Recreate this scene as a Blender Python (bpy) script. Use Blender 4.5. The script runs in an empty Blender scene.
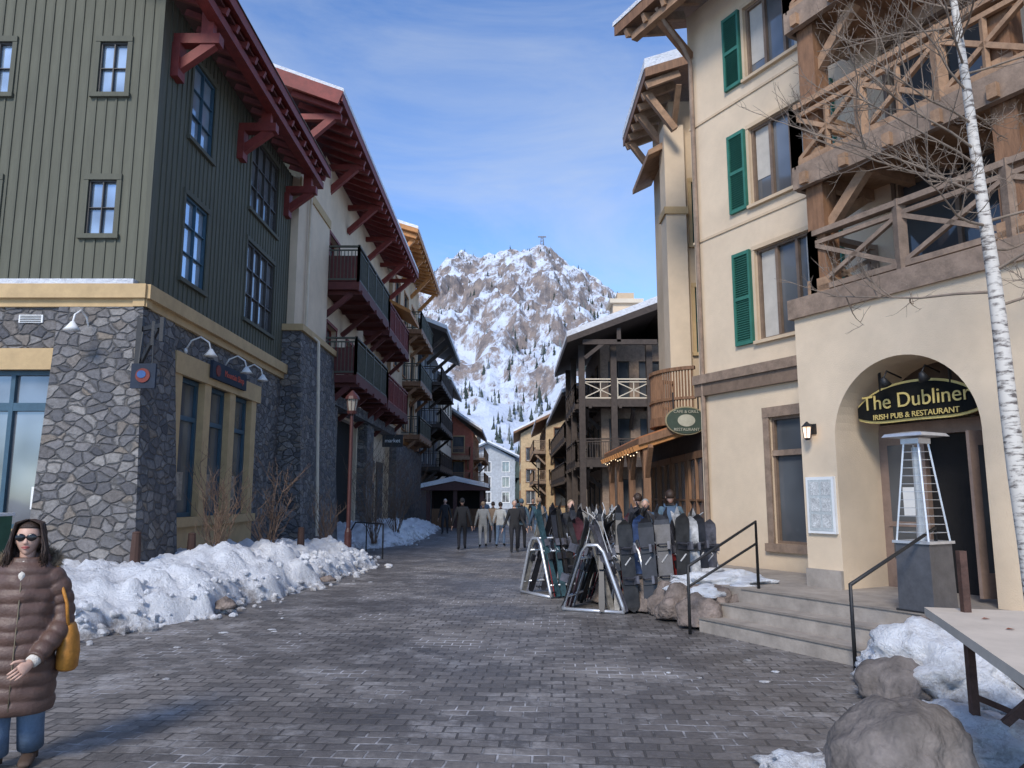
import bpy, bmesh, math, random
from mathutils import Vector, Matrix, noise
random.seed(7)
R=random.random
def U(a,b): return a+(b-a)*R()
V=Vector
scene=bpy.context.scene
# ------------------------------------------------------------------ materials
_m={}
def nt(name):
    m=bpy.data.materials.new(name); m.use_nodes=True
    t=m.node_tree; b=t.nodes['Principled BSDF']
    return m,t,b
def N(t,typ,**k):
    n=t.nodes.new(typ)
    for a,v in k.items():
        if a in n.inputs.keys(): n.inputs[a].default_value=v
        else: setattr(n,a,v)
    return n
def c4(c,k=1): return (min(1,c[0]*k),min(1,c[1]*k),min(1,c[2]*k),1)
def ramp(t,a,b,ca=(0,0,0,1),cb=(1,1,1,1)):
    r=t.nodes.new('ShaderNodeValToRGB'); e=r.color_ramp.elements
    e[0].position=a; e[1].position=b; e[0].color=ca; e[1].color=cb
    return r
def mix(t,f,a,b,mode='MIX'):
    m=t.nodes.new('ShaderNodeMix'); m.data_type='RGBA'; m.blend_type=mode
    for s,v in ((0,f),(6,a),(7,b)):
        if hasattr(v,'is_output'): t.links.new(v,m.inputs[s])
        else: m.inputs[s].default_value=v
    return m.outputs[2]
def M(name,col,rough=.8,var=.22,scale=2.5,bump=.25,bscale=40,metal=0,stretch=(1,1,1),spec=.4,bd=.01):
    if name in _m: return _m[name]
    m,t,b=nt(name); L=t.links
    tc=N(t,'ShaderNodeTexCoord'); mp=N(t,'ShaderNodeMapping'); mp.inputs['Scale'].default_value=stretch
    L.new(tc.outputs['Object'],mp.inputs[0])
    n1=N(t,'ShaderNodeTexNoise',Scale=scale,Detail=4.0,Roughness=.7); L.new(mp.outputs[0],n1.inputs['Vector'])
    r=ramp(t,.3,.7,c4(col,1-var),c4(col,1+var)); L.new(n1.outputs[0],r.inputs[0])
    o=r.outputs[0]
    if var>=.1:
        n3=N(t,'ShaderNodeTexNoise',Scale=scale*.15,Detail=1.0); L.new(tc.outputs['Object'],n3.inputs['Vector'])
        r3=ramp(t,.3,.7,(1-var*.6,)*3+(1,),(1,1,1,1)); L.new(n3.outputs[0],r3.inputs[0])
        o=mix(t,1.0,o,r3.outputs[0],'MULTIPLY')
    L.new(o,b.inputs['Base Color'])
    n2=N(t,'ShaderNodeTexNoise',Scale=bscale,Detail=2.0); L.new(mp.outputs[0],n2.inputs['Vector'])
    bp=N(t,'ShaderNodeBump',Strength=bump,Distance=bd); L.new(n2.outputs[0],bp.inputs['Height']); L.new(bp.outputs[0],b.inputs['Normal'])
    b.inputs['Roughness'].default_value=rough; b.inputs['Metallic'].default_value=metal
    b.inputs['Specular IOR Level'].default_value=spec
    _m[name]=m; return m
def glass(name,col,rough=.06,metal=.55):
    m,t,b=nt(name); L=t.links
    tc=N(t,'ShaderNodeTexCoord'); n=N(t,'ShaderNodeTexNoise',Scale=.9,Detail=2.0); L.new(tc.outputs['Object'],n.inputs['Vector'])
    r=ramp(t,.3,.7,c4(col,.55),c4(col,1.2)); L.new(n.outputs[0],r.inputs[0]); L.new(r.outputs[0],b.inputs['Base Color'])  # colour noise paints varied reflections into the panes
    n2=N(t,'ShaderNodeTexNoise',Scale=1.6,Detail=0.0); L.new(tc.outputs['Object'],n2.inputs['Vector'])
    bp=N(t,'ShaderNodeBump',Strength=.1,Distance=.04); L.new(n2.outputs[0],bp.inputs['Height']); L.new(bp.outputs[0],b.inputs['Normal'])
    b.inputs['Roughness'].default_value=rough; b.inputs['Metallic'].default_value=metal
    return m
def emis(name,col,s):
    if name in _m: return _m[name]
    m,t,b=nt(name); b.inputs['Emission Color'].default_value=c4(col); b.inputs['Emission Strength'].default_value=s; _m[name]=m; return m
stucco=M('stucco_cream',(.68,.54,.385),.9,.10,.9,.4,60)
stucco2=M('stucco_tan',(.60,.46,.31),.9,.12,.9,.35,60)
stucco3=M('stucco_pale',(.66,.57,.44),.9,.1,1.2,.3,60)
trimy=M('trim_ochre',(.50,.35,.18),.8,.12,3)
siding=M('siding_green',(.112,.112,.082),.78,.14,2,.3,30,stretch=(3,3,.4))
sidingb=M('siding_green_batten',(.098,.098,.072),.78,.14,2,.3,30,stretch=(3,3,.4))
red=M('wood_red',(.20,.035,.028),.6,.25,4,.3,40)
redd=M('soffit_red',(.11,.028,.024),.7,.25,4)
orange=M('wood_orange',(.46,.20,.06),.6,.25,5,.3,50)
wood=M('wood_brown',(.24,.125,.065),.65,.3,5,.5,30,stretch=(3,3,.6))
woodl=M('wood_tan',(.36,.22,.13),.7,.3,5,.5,30)
woodg=M('wood_weathered',(.28,.20,.145),.75,.3,5,.5,30)
woodd=M('wood_dark',(.07,.052,.042),.7,.3,5)
dgreen=M('rail_dark_green',(.09,.09,.065),.6,.2,5)
shut=M('shutter_green',(.04,.17,.125),.55,.15,4)
frm=M('frame_dark',(.06,.055,.05),.5,.15,6)
frmb=M('frame_brown',(.20,.14,.10),.5,.2,6)
frmbl=M('frame_blue',(.04,.09,.13),.5,.15,6)
dark=M('interior_dark',(.015,.013,.012),.9)
blk=M('black_metal',(.02,.02,.021),.5,.2,8,spec=.4)
matte=M('matte_black',(.012,.012,.011),.9,.2,8,spec=.1)
redm=M('maroon_metal',(.075,.025,.022),.5,.2,8)
steel=M('steel',(.60,.61,.63),.35,.12,10,.1,metal=.6)
rust=M('rusty_steel',(.11,.06,.045),.65,.35,12,.4,metal=.3)
whitep=M('white_paint',(.75,.75,.73),.6,.06,5)
def mksnow(name='snow',dirt=True):
    m,t,b=nt(name); L=t.links
    tc=N(t,'ShaderNodeTexCoord'); g=N(t,'ShaderNodeNewGeometry')
    n=N(t,'ShaderNodeTexNoise',Scale=3.0,Detail=5.0,Roughness=.7); L.new(tc.outputs['Object'],n.inputs['Vector'])
    r=ramp(t,.3,.62,(.74,.76,.80,1),(.88,.895,.92,1)); L.new(n.outputs[0],r.inputs[0])
    n4=N(t,'ShaderNodeTexNoise',Scale=1.6,Detail=8.0,Roughness=.82); L.new(g.outputs['Position'],n4.inputs['Vector'])
    sp=N(t,'ShaderNodeSeparateXYZ'); L.new(g.outputs['Position'],sp.inputs[0])
    mr=N(t,'ShaderNodeMapRange'); L.new(sp.outputs[2],mr.inputs[0]); mr.inputs[1].default_value=0; mr.inputs[2].default_value=.38; mr.inputs[3].default_value=.17 if dirt else 0; mr.inputs[4].default_value=0
    ad=N(t,'ShaderNodeMath',operation='ADD'); L.new(n4.outputs[0],ad.inputs[0]); L.new(mr.outputs[0],ad.inputs[1])
    r4=ramp(t,.57,.74,(1,1,1,1),(.40,.365,.34,1)); L.new(ad.outputs[0],r4.inputs[0])
    L.new(mix(t,1.0,r.outputs[0],r4.outputs[0],'MULTIPLY'),b.inputs['Base Color'])
    n2=N(t,'ShaderNodeTexNoise',Scale=9.0,Detail=6.0,Roughness=.78); L.new(tc.outputs['Object'],n2.inputs['Vector'])
    bp=N(t,'ShaderNodeBump',Strength=1.0,Distance=.09); L.new(n2.outputs[0],bp.inputs['Height']); L.new(bp.outputs[0],b.inputs['Normal'])
    b.inputs['Roughness'].default_value=.7; return m
snow=mksnow()
def mkstone(name,cols,scale,mort=(.16,.15,.14)):
    m,t,b=nt(name); L=t.links
    tc=N(t,'ShaderNodeTexCoord'); mp=N(t,'ShaderNodeMapping'); mp.inputs['Scale'].default_value=(1,1,1.5); L.new(tc.outputs['Object'],mp.inputs[0])
    nd=N(t,'ShaderNodeTexNoise',Scale=3.0,Detail=2.0); L.new(mp.outputs[0],nd.inputs['Vector'])
    wv=mix(t,.16,mp.outputs[0],nd.outputs[1],'ADD')
    v=N(t,'ShaderNodeTexVoronoi',Scale=scale); L.new(wv,v.inputs['Vector'])
    e=N(t,'ShaderNodeTexVoronoi',Scale=scale,feature='DISTANCE_TO_EDGE'); L.new(wv,e.inputs['Vector'])
    sp=N(t,'ShaderNodeSeparateColor'); L.new(v.outputs['Color'],sp.inputs[0])
    cr=t.nodes.new('ShaderNodeValToRGB'); els=cr.color_ramp.elements
    while len(els)<len(cols): els.new(.5)
    for i,c in enumerate(cols): els[i].position=i/(len(cols)-1)
    for i,c in enumerate(cols): els[i].color=c4(c)
    L.new(sp.outputs[0],cr.inputs[0])
    n=N(t,'ShaderNodeTexNoise',Scale=14.0,Detail=5.0,Roughness=.7); L.new(tc.outputs['Object'],n.inputs['Vector'])
    r=ramp(t,.3,.7,(.5,.5,.5,1),(1.0,1.0,1.0,1)); L.new(n.outputs[0],r.inputs[0])
    o=mix(t,1.0,cr.outputs[0],r.outputs[0],'MULTIPLY')
    er=ramp(t,.015,.06); L.new(e.outputs['Distance'],er.inputs[0])
    L.new(mix(t,er.outputs[0],c4(mort),o),b.inputs['Base Color'])
    hm=N(t,'ShaderNodeMath',operation='MULTIPLY_ADD'); L.new(n.outputs[0],hm.inputs[0]); hm.inputs[1].default_value=.7
    er2=ramp(t,.0,.12); L.new(e.outputs['Distance'],er2.inputs[0]); L.new(er2.outputs[0],hm.inputs[2])
    bp=N(t,'ShaderNodeBump',Strength=.9,Distance=.05); L.new(hm.outputs[0],bp.inputs['Height']); L.new(bp.outputs[0],b.inputs['Normal'])
    b.inputs['Roughness'].default_value=.85; return m
stone=mkstone('stone_rubble',[(.09,.09,.10),(.26,.245,.24),(.13,.13,.14),(.33,.31,.29),(.18,.175,.18),(.28,.235,.19),(.11,.11,.12),(.22,.21,.205)],3.9,(.10,.095,.09))
def mkpaver():
    m,t,b=nt('pavers'); L=t.links
    tc=N(t,'ShaderNodeTexCoord'); mp=N(t,'ShaderNodeMapping'); mp.inputs['Rotation'].default_value=(0,0,math.radians(4)); L.new(tc.outputs['Object'],mp.inputs[0])
    nd=N(t,'ShaderNodeTexNoise',Scale=1.6,Detail=3.0); L.new(mp.outputs[0],nd.inputs['Vector'])
    wv=mix(t,.07,mp.outputs[0],nd.outputs[1],'ADD')
    k=N(t,'ShaderNodeTexBrick',Scale=1.0); k.inputs['Brick Width'].default_value=.225; k.inputs['Row Height'].default_value=.155
    k.inputs['Mortar Size'].default_value=.011; k.inputs['Mortar Smooth'].default_value=.45; k.inputs['Bias'].default_value=0
    k.inputs['Color1'].default_value=(0,0,0,1); k.inputs['Color2'].default_value=(1,1,1,1); k.inputs['Mortar'].default_value=(.5,.5,.5,1)
    k.offset=.5; L.new(wv,k.inputs['Vector'])
    cr=t.nodes.new('ShaderNodeValToRGB'); els=cr.color_ramp.elements
    els[0].color=(.165,.152,.142,1); els[1].color=(.31,.285,.262,1); e=els.new(.5); e.color=(.235,.213,.196,1)
    L.new(k.outputs['Color'],cr.inputs[0])
    n=N(t,'ShaderNodeTexNoise',Scale=16.0,Detail=5.0,Roughness=.75); L.new(tc.outputs['Object'],n.inputs['Vector'])
    r=ramp(t,.3,.7,(.55,.55,.56,1),(1,1,1,1)); L.new(n.outputs[0],r.inputs[0])
    o=mix(t,1.0,cr.outputs[0],r.outputs[0],'MULTIPLY')
    nb=N(t,'ShaderNodeTexNoise',Scale=.35,Detail=5.0,Roughness=.6); L.new(tc.outputs['Object'],nb.inputs['Vector'])
    rb=ramp(t,.40,.6,(.60,.60,.62,1),(1,1,1,1)); L.new(nb.outputs[0],rb.inputs[0])
    o=mix(t,1.0,o,rb.outputs[0],'MULTIPLY')
    ns=N(t,'ShaderNodeTexNoise',Scale=1.1,Detail=7.0,Roughness=.82); L.new(tc.outputs['Object'],ns.inputs['Vector'])
    rs=ramp(t,.52,.69); L.new(ns.outputs[0],rs.inputs[0])
    ms=N(t,'ShaderNodeMath',operation='MULTIPLY'); L.new(rs.outputs[0],ms.inputs[0]); ms.inputs[1].default_value=.6
    o=mix(t,ms.outputs[0],o,(.48,.46,.45,1))
    nm=N(t,'ShaderNodeTexNoise',Scale=.7,Detail=5.0,Roughness=.75); L.new(tc.outputs['Object'],nm.inputs['Vector'])
    rm=ramp(t,.50,.64,(.07,.065,.062,1),(.55,.54,.55,1)); L.new(nm.outputs[0],rm.inputs[0])
    L.new(mix(t,k.outputs['Fac'],o,rm.outputs[0]),b.inputs['Base Color'])
    rr=ramp(t,.4,.6,(.38,.38,.38,1),(.68,.68,.68,1)); L.new(nb.outputs[0],rr.inputs[0]); L.new(rr.outputs[0],b.inputs['Roughness'])
    h=N(t,'ShaderNodeMath',operation='SUBTRACT'); L.new(n.outputs[0],h.inputs[0]); L.new(k.outputs['Fac'],h.inputs[1])
    bp=N(t,'ShaderNodeBump',Strength=.8,Distance=.014); L.new(h.outputs[0],bp.inputs['Height']); L.new(bp.outputs[0],b.inputs['Normal'])
    b.inputs['Specular IOR Level'].default_value=.35
    return m
paver=mkpaver()
concrete=M('concrete',(.33,.29,.25),.8,.25,3,.4,50)
rockm=M('rock',(.22,.175,.15),.85,.5,3.5,.9,18,bd=.04)
rockd=M('rock_grey',(.19,.165,.15),.85,.5,3.0,.9,16,bd=.03)
roofm=M('roof_shingle',(.13,.11,.10),.85,.3,4)
glb=glass('glass_bright',(.50,.60,.70)); gld=glass('glass_dark',(.13,.14,.15),.05,.3); glm=glass('glass_mid',(.24,.25,.26),.06,.45)  # glass_bright carries a blue-white sky reflection in its base colour
blind=M('blind',(.50,.46,.40),.8,.1,3)
# ------------------------------------------------------------------ mesh builder
class MB:
    def __init__(s): s.v=[];s.f=[];s.m=[];s.mats=[]
    def mi(s,m):
        if m not in s.mats: s.mats.append(m)
        return s.mats.index(m)
    def face(s,pts,m):
        i=len(s.v); s.v+= [tuple(p) for p in pts]; s.f.append(tuple(range(i,i+len(pts)))); s.m.append(s.mi(m))
    def box8(s,c,m):
        i=len(s.v); s.v+=[tuple(p) for p in c]; k=s.mi(m)
        for f in ((0,3,2,1),(4,5,6,7),(0,1,5,4),(1,2,6,5),(2,3,7,6),(3,0,4,7)):
            s.f.append(tuple(i+a for a in f)); s.m.append(k)
    def box(s,x0,x1,y0,y1,z0,z1,m):
        s.box8([(x0,y0,z0),(x1,y0,z0),(x1,y1,z0),(x0,y1,z0),(x0,y0,z1),(x1,y0,z1),(x1,y1,z1),(x0,y1,z1)],m)
    def fb(s,F,s0,s1,d0,d1,z0,z1,m):
        P=F.P; s.box8([P(s0,d0,z0),P(s1,d0,z0),P(s1,d1,z0),P(s0,d1,z0),P(s0,d0,z1),P(s1,d0,z1),P(s1,d1,z1),P(s0,d1,z1)],m)
    def beam(s,p,q,w,h,m,up=V((0,0,1))):
        p=V(p);q=V(q);t=(q-p).normalized()
        a=t.cross(up)
        if a.length<1e-3: a=t.cross(V((1,0,0)))
        a.normalize(); b=a.cross(t).normalized()
        a=a*w/2;b=b*h/2
        s.box8([p-a-b,p+a-b,p+a+b,p-a+b,q-a-b,q+a-b,q+a+b,q-a+b],m)
    def ext(s,F,prof,s0,s1,m,mcap=None):
        n=len(prof); A=[F.P(s0,d,z) for d,z in prof]; B=[F.P(s1,d,z) for d,z in prof]
        for i in range(n):
            j=(i+1)%n; s.face([A[i],A[j],B[j],B[i]],m)
        s.face(A[::-1],mcap or m); s.face(B,mcap or m)
    def rings(s,rs,m,cap=True,closed=True):
        i0=len(s.v); n=len(rs[0]); k=s.mi(m)
        for r in rs: s.v+=[tuple(p) for p in r]
        for a in range(len(rs)-1):
            for j in range(n if closed else n-1):
                b=(j+1)%n
                s.f.append((i0+a*n+j,i0+a*n+b,i0+(a+1)*n+b,i0+(a+1)*n+j)); s.m.append(k)
        if cap and closed:
            s.f.append(tuple(i0+j for j in range(n))[::-1]); s.m.append(k)
            o=i0+(len(rs)-1)*n; s.f.append(tuple(o+j for j in range(n))); s.m.append(k)
    def tube(s,path,rad,m,n=8,cap=True):
        path=[V(p) for p in path]
        if not hasattr(rad,'__len__'): rad=[rad]*len(path)
        rs=[];a=None
        for i,p in enumerate(path):
            t=(path[min(i+1,len(path)-1)]-path[max(i-1,0)])
            if t.length<1e-6: t=V((0,0,1))
            t.normalize()
            if a is None:
                a=t.cross(V((0,0,1)));
                if a.length<.1: a=t.cross(V((0,1,0)))
            a=(a-t*a.dot(t)).normalized(); b=t.cross(a)
            rs.append([p+(a*math.cos(2*math.pi*j/n)+b*math.sin(2*math.pi*j/n))*rad[i] for j in range(n)])
        s.rings(rs,m,cap)
    def ball(s,c,r,m,nu=12,nv=8,fn=None):
        c=V(c)
        if not hasattr(r,'__len__'): r=(r,r,r)
        rs=[]
        for i in range(nv+1):
            th=math.pi*(i+.02)/(nv+.04)
            ring=[]
            for j in range(nu):
                ph=2*math.pi*j/nu
                p=V((math.sin(th)*math.cos(ph)*r[0],math.sin(th)*math.sin(ph)*r[1],math.cos(th)*r[2]))
                if fn: p=fn(p)
                ring.append(c+p)
            rs.append(ring)
        s.rings(rs,m)
    def obj(s,name,parent=None,smooth=False,mat=None):
        me=bpy.data.meshes.new(name); me.from_pydata(s.v,[],s.f)
        for m in s.mats: me.materials.append(m)
        me.polygons.foreach_set('material_index',s.m)
        if smooth: me.polygons.foreach_set('use_smooth',[True]*len(s.f))
        me.update()
        o=bpy.data.objects.new(name,me); scene.collection.objects.link(o)
        if parent: o.parent=parent
        if mat is not None: o.matrix_world=mat
        return o
def empty(name,loc=(0,0,0)):
    e=bpy.data.objects.new(name,None); e.location=loc; scene.collection.objects.link(e); return e
class Fr:
    def __init__(s,o,u,n): s.o=V((o[0],o[1],0)); s.u=V((u[0],u[1],0)).normalized(); s.n=V((n[0],n[1],0)).normalized()
    def P(s,a,d,z): return s.o+s.u*a+s.n*d+V((0,0,z))
class Bld:
    def __init__(s,name): s.name=name; s.p={}
    def __getitem__(s,k): return s.p.setdefault(k,MB())
    def done(s):
        e=empty(s.name)
        for k,mb in s.p.items():
            if mb.f: mb.obj(k,e)
        s.e=e; return e
def wall(mb,F,s0,s1,z0,z1,ops,m,d=0,rev=.2):
    xs=sorted({s0,s1}|{a for o in ops for a in o[:2]}); zs=sorted({z0,z1}|{a for o in ops for a in o[2:4]})
    for i in range(len(xs)-1):
        for j in range(len(zs)-1):
            cx=(xs[i]+xs[i+1])/2; cz=(zs[j]+zs[j+1])/2
            if any(o[0]<cx<o[1] and o[2]<cz<o[3] for o in ops): continue
            mb.face([F.P(xs[i],d,zs[j]),F.P(xs[i+1],d,zs[j]),F.P(xs[i+1],d,zs[j+1]),F.P(xs[i],d,zs[j+1])],m)
    for o in ops:
        a,b,c,e=o[:4]
        for p,q in (((a,c),(b,c)),((b,c),(b,e)),((b,e),(a,e)),((a,e),(a,c))):
            mb.face([F.P(p[0],d,p[1]),F.P(q[0],d,q[1]),F.P(q[0],d-rev,q[1]),F.P(p[0],d-rev,p[1])],m)
def window(mb,F,op,fm,gm,cols=1,rows=1,d=0,rev=.2,casing=None,cw=.09,sill=True,bar=.03,fw=.05):
    a,b,c,e=op[:4]
    g=d-rev+.04
    mb.face([F.P(a,g,c),F.P(b,g,c),F.P(b,g,e),F.P(a,g,e)],gm)
    f0,f1=g+.005,g+.07
    mb.fb(F,a,a+fw,f0,f1,c,e,fm); mb.fb(F,b-fw,b,f0,f1,c,e,fm)
    mb.fb(F,a+fw,b-fw,f0,f1,c,c+fw,fm); mb.fb(F,a+fw,b-fw,f0,f1,e-fw,e,fm)
    for i in range(1,cols):
        x=a+(b-a)*i/cols; mb.fb(F,x-bar,x+bar,f0,f1+.004,c+fw,e-fw,fm)
    for i in range(1,rows):
        z=c+(e-c)*i/rows; mb.fb(F,a+fw,b-fw,f0,f1-.006,z-bar*.7,z+bar*.7,fm)
    if casing:
        mb.fb(F,a-cw,a,d-.01,d+.035,c,e,casing); mb.fb(F,b,b+cw,d-.01,d+.035,c,e,casing)
        mb.fb(F,a-cw,b+cw,d-.01,d+.045,e,e+cw*1.3,casing)
        if sill: mb.fb(F,a-cw*1.3,b+cw*1.3,d-.01,d+.08,c-cw,c,casing)
def rail(mb,F,s0,s1,d0,d1,z,h,m,step=.13,style='v',post=1.2,tw=.06):
    A=F.P(s0,d0,z);B=F.P(s1,d1,z);L=(B-A).length;t=(B-A)/L;up=V((0,0,1))
    mb.beam(A+up*h,B+up*h,tw*1.8,tw,m); mb.beam(A+up*.1,B+up*.1,tw,tw,m); mb.beam(A+up*(h-.14),B+up*(h-.14),tw*.8,tw*.8,m)
    n=max(1,round(L/post))
    for i in range(n+1):
        p=A+t*(L*i/n); mb.beam(p,p+up*(h+.05),tw*1.6,tw*1.6,m)
    if style=='v':
        k=int(L/step)
        for i in range(1,k):
            p=A+t*(L*i/k); mb.beam(p+up*.13,p+up*(h-.17),tw*.45,tw*.45,m)
    if style in('x','xv'):
        for i in range(n):
            p=A+t*(L*i/n+.05);q=A+t*(L*(i+1)/n-.05)
            mb.beam(p+up*.14,q+up*(h-.18),tw*.8,tw*.8,m); mb.beam(q+up*.14,p+up*(h-.18),tw*.8,tw*.75,m)
            if style=='xv':
                c=(p+q)/2; mb.beam(c+up*.14,c+up*(h-.17),tw*.7,tw*.7,m)
def text(body,size,loc,xd,zd,m,parent=None,name='lettering',ext=.006,align='CENTER'):
    cu=bpy.data.curves.new(name,'FONT'); cu.body=body; cu.size=size; cu.extrude=ext; cu.align_x=align; cu.align_y='CENTER'
    cu.materials.append(m); o=bpy.data.objects.new(name,cu); scene.collection.objects.link(o)
    x=V(xd).normalized(); n=V(zd).normalized(); y=n.cross(x)
    o.matrix_world=Matrix(((x.x,y.x,n.x,loc[0]),(x.y,y.y,n.y,loc[1]),(x.z,y.z,n.z,loc[2]),(0,0,0,1)))
    if parent: o.parent=parent
    return o
SN=lambda x,s,seed=0: noise.noise(V((x[0]*s+seed*7.3,x[1]*s+seed*3.1,(x[2] if len(x)>2 else 0)*s+seed)))
def sstep(a,b,x):
    t=max(0,min(1,(x-a)/(b-a))); return t*t*(3-2*t)
def interp(pts,x):
    if x<=pts[0][0]: return pts[0][1]
    for (a,b),(c,d) in zip(pts,pts[1:]):
        if x<=c: return b+(d-b)*(x-a)/(c-a)
    return pts[-1][1]
# ------------------------------------------------------------------ ground
mb=MB(); mb.face([(-3000,-600,-.02),(3000,-600,-.02),(3000,3000,-.02),(-3000,3000,-.02)],M('snowy_ground',(.6,.6,.62),.8,.2,.3)); mb.obj('ground')
mb=MB(); mb.face([(-14,-12,0),(14,-12,0),(14,125,0),(-14,125,0)],paver); mb.obj('street_pavement')
# ------------------------------------------------------------------ mountain
PR=[(-900,60),(-400,105),(-200,150),(-138,205),(-112,244),(-95,278),(-80,292),(-64,299),(-40,297),(-15,303),(10,300),(34,309),(48,303),(62,290),(80,280),(96,271),(112,258),(127,250),(140,236),(157,226),(207,182),(300,120),(450,90),(900,50)]
def mh(x,y):
    t=(y-300)/600
    if t<=0: return -2
    p=interp(PR,x)
    w=min(1,t)
    base=p*(.25*w+.75*w**1.25)
    if t>1: base=p*max(0,1-(t-1)*2.2)
    q=V((x*.012,y*.009,.3))
    rid=1-abs(noise.noise(q))*2
    rid2=1-abs(noise.noise(q*2.7+V((5,1,2))))*2
    rid3=noise.noise(V((x*.09,y*.06,7)))
    rid4=noise.noise(V((x*.22,y*.16,3)))
    a=sstep(0.02,.5,t)*(1-.72*sstep(.8,1,min(t,1)))
    return base+a*((rid-.6)*26+(rid2-.5)*15+rid3*9)+rid3*3*w+rid4*2.6*w-1
def mkmount():
    m,t,b=nt('mountain_rock_snow'); L=t.links
    g=N(t,'ShaderNodeNewGeometry'); sp=N(t,'ShaderNodeSeparateXYZ'); L.new(g.outputs['Normal'],sp.inputs[0])
    tc=N(t,'ShaderNodeTexCoord'); mp=N(t,'ShaderNodeMapping'); mp.inputs['Scale'].default_value=(1,.8,.45); mp.inputs['Rotation'].default_value=(0,.35,0); L.new(tc.outputs['Object'],mp.inputs[0])
    n=N(t,'ShaderNodeTexNoise',Scale=.06,Detail=9.0,Roughness=.8); L.new(mp.outputs[0],n.inputs['Vector'])
    a=N(t,'ShaderNodeMath',operation='MULTIPLY_ADD'); L.new(n.outputs[0],a.inputs[0]); a.inputs[1].default_value=2.5; L.new(sp.outputs[2],a.inputs[2])
    sz=N(t,'ShaderNodeSeparateXYZ'); L.new(tc.outputs['Object'],sz.inputs[0])
    hz=N(t,'ShaderNodeMapRange'); L.new(sz.outputs[2],hz.inputs[0]); hz.inputs[1].default_value=60; hz.inputs[2].default_value=300; hz.inputs[3].default_value=.04; hz.inputs[4].default_value=-.02
    ad=N(t,'ShaderNodeMath',operation='ADD'); L.new(a.outputs[0],ad.inputs[0]); L.new(hz.outputs[0],ad.inputs[1])
    sc=N(t,'ShaderNodeMath',operation='MULTIPLY'); L.new(ad.outputs[0],sc.inputs[0]); sc.inputs[1].default_value=.29
    r=ramp(t,.50,.575); L.new(sc.outputs[0],r.inputs[0])
    n2=N(t,'ShaderNodeTexNoise',Scale=.12,Detail=7.0,Roughness=.7); L.new(tc.outputs['Object'],n2.inputs['Vector'])
    rk=ramp(t,.35,.65,(.14,.125,.13,1),(.36,.285,.24,1)); L.new(n2.outputs[0],rk.inputs[0])
    L.new(mix(t,r.outputs[0],rk.outputs[0],(.66,.72,.83,1)),b.inputs['Base Color'])
    bp=N(t,'ShaderNodeBump',Strength=.8,Distance=5.0); L.new(n.outputs[0],bp.inputs['Height']); L.new(bp.outputs[0],b.inputs['Normal'])
    b.inputs['Roughness'].default_value=.9; return m
mm=mkmount()
xs=[-700+i*14 for i in range(36)]+[-200+i*2.4 for i in range(184)]+[242+i*16 for i in range(36)]
ys=[300+i*4.2 for i in range(146)]+[915+i*30 for i in range(12)]
mb=MB(); mb.mi(mm)
mb.v=[(x,y,mh(x,y)) for y in ys for x in xs]; nx=len(xs)
for j in range(len(ys)-1):
    for i in range(nx-1):
        mb.f.append((j*nx+i,j*nx+i+1,(j+1)*nx+i+1,(j+1)*nx+i)); mb.m.append(0)
mb.obj('mountain',smooth=False)
pine=M('pine_foliage',(.045,.06,.05),.9,.4,.4); pine2=M('pine_foliage_frosted',(.20,.22,.22),.9,.4,.4)
mb=MB()
def conifer(mb,x,y,z,h,mat):
    w=h*U(.14,.2); n=6; a0=R()*6
    for k in range(3):
        zb=z+h*(.1+.27*k); zt=z+h*(.52+.24*k) if k<2 else z+h
        rw=w*(1-.3*k)
        pts=[(x+math.cos(a0+i*2*math.pi/n)*rw*U(.6,1.25),y+math.sin(a0+i*2*math.pi/n)*rw*U(.6,1.25),zb+U(-.05,.05)*h) for i in range(n)]
        for i in range(n): mb.face([pts[i],pts[(i+1)%n],(x,y,zt)],mat)
cnt=0
while cnt<2600:
    x=U(-230,290); y=U(330,905); t=(y-330)/570
    dens=noise.noise(V((x*.02,y*.02,4)))*.9+ (1-t)*.75 -.1 + (.28 if x>70 else 0)+(.22 if x<-60 else 0)
    if y>865: dens=noise.noise(V((x*.05,y*.02,9)))*.8+.25
    if R()>dens*.8: continue
    conifer(mb,x,y,mh(x,y)-1,U(4,10)*(1.15-.45*t),pine if R()<.75 else pine2); cnt+=1
for i in range(240):
    x=U(-60,70); y=U(190,330)
    conifer(mb,x,y,max(0,mh(x,y))-1,U(10,22) ,pine if R()<.7 else pine2)
mb.obj('pine_forest')
mb=MB(); sx=37; sz=mh(37,898)-2; tg=M('tower_grey',(.2,.2,.22))
for a in (-1,1):
    for b_ in (-1,1): mb.beam((sx+a*2.4,898+b_*2.4,sz),(sx+a*1.0,898+b_*1.0,sz+14),.6,.6,tg)
for k in range(3):
    z=sz+3+k*4; w=2.3-k*.4; mb.beam((sx-w,895,z),(sx+w,895,z+2.5),.4,.4,tg); mb.beam((sx-w,895,z),(sx+w,895,z),.4,.4,tg)
mb.beam((sx-5,898,sz+14),(sx+5,898,sz+14),1.2,1.4,tg); mb.obj('summit_lift_tower')
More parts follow.
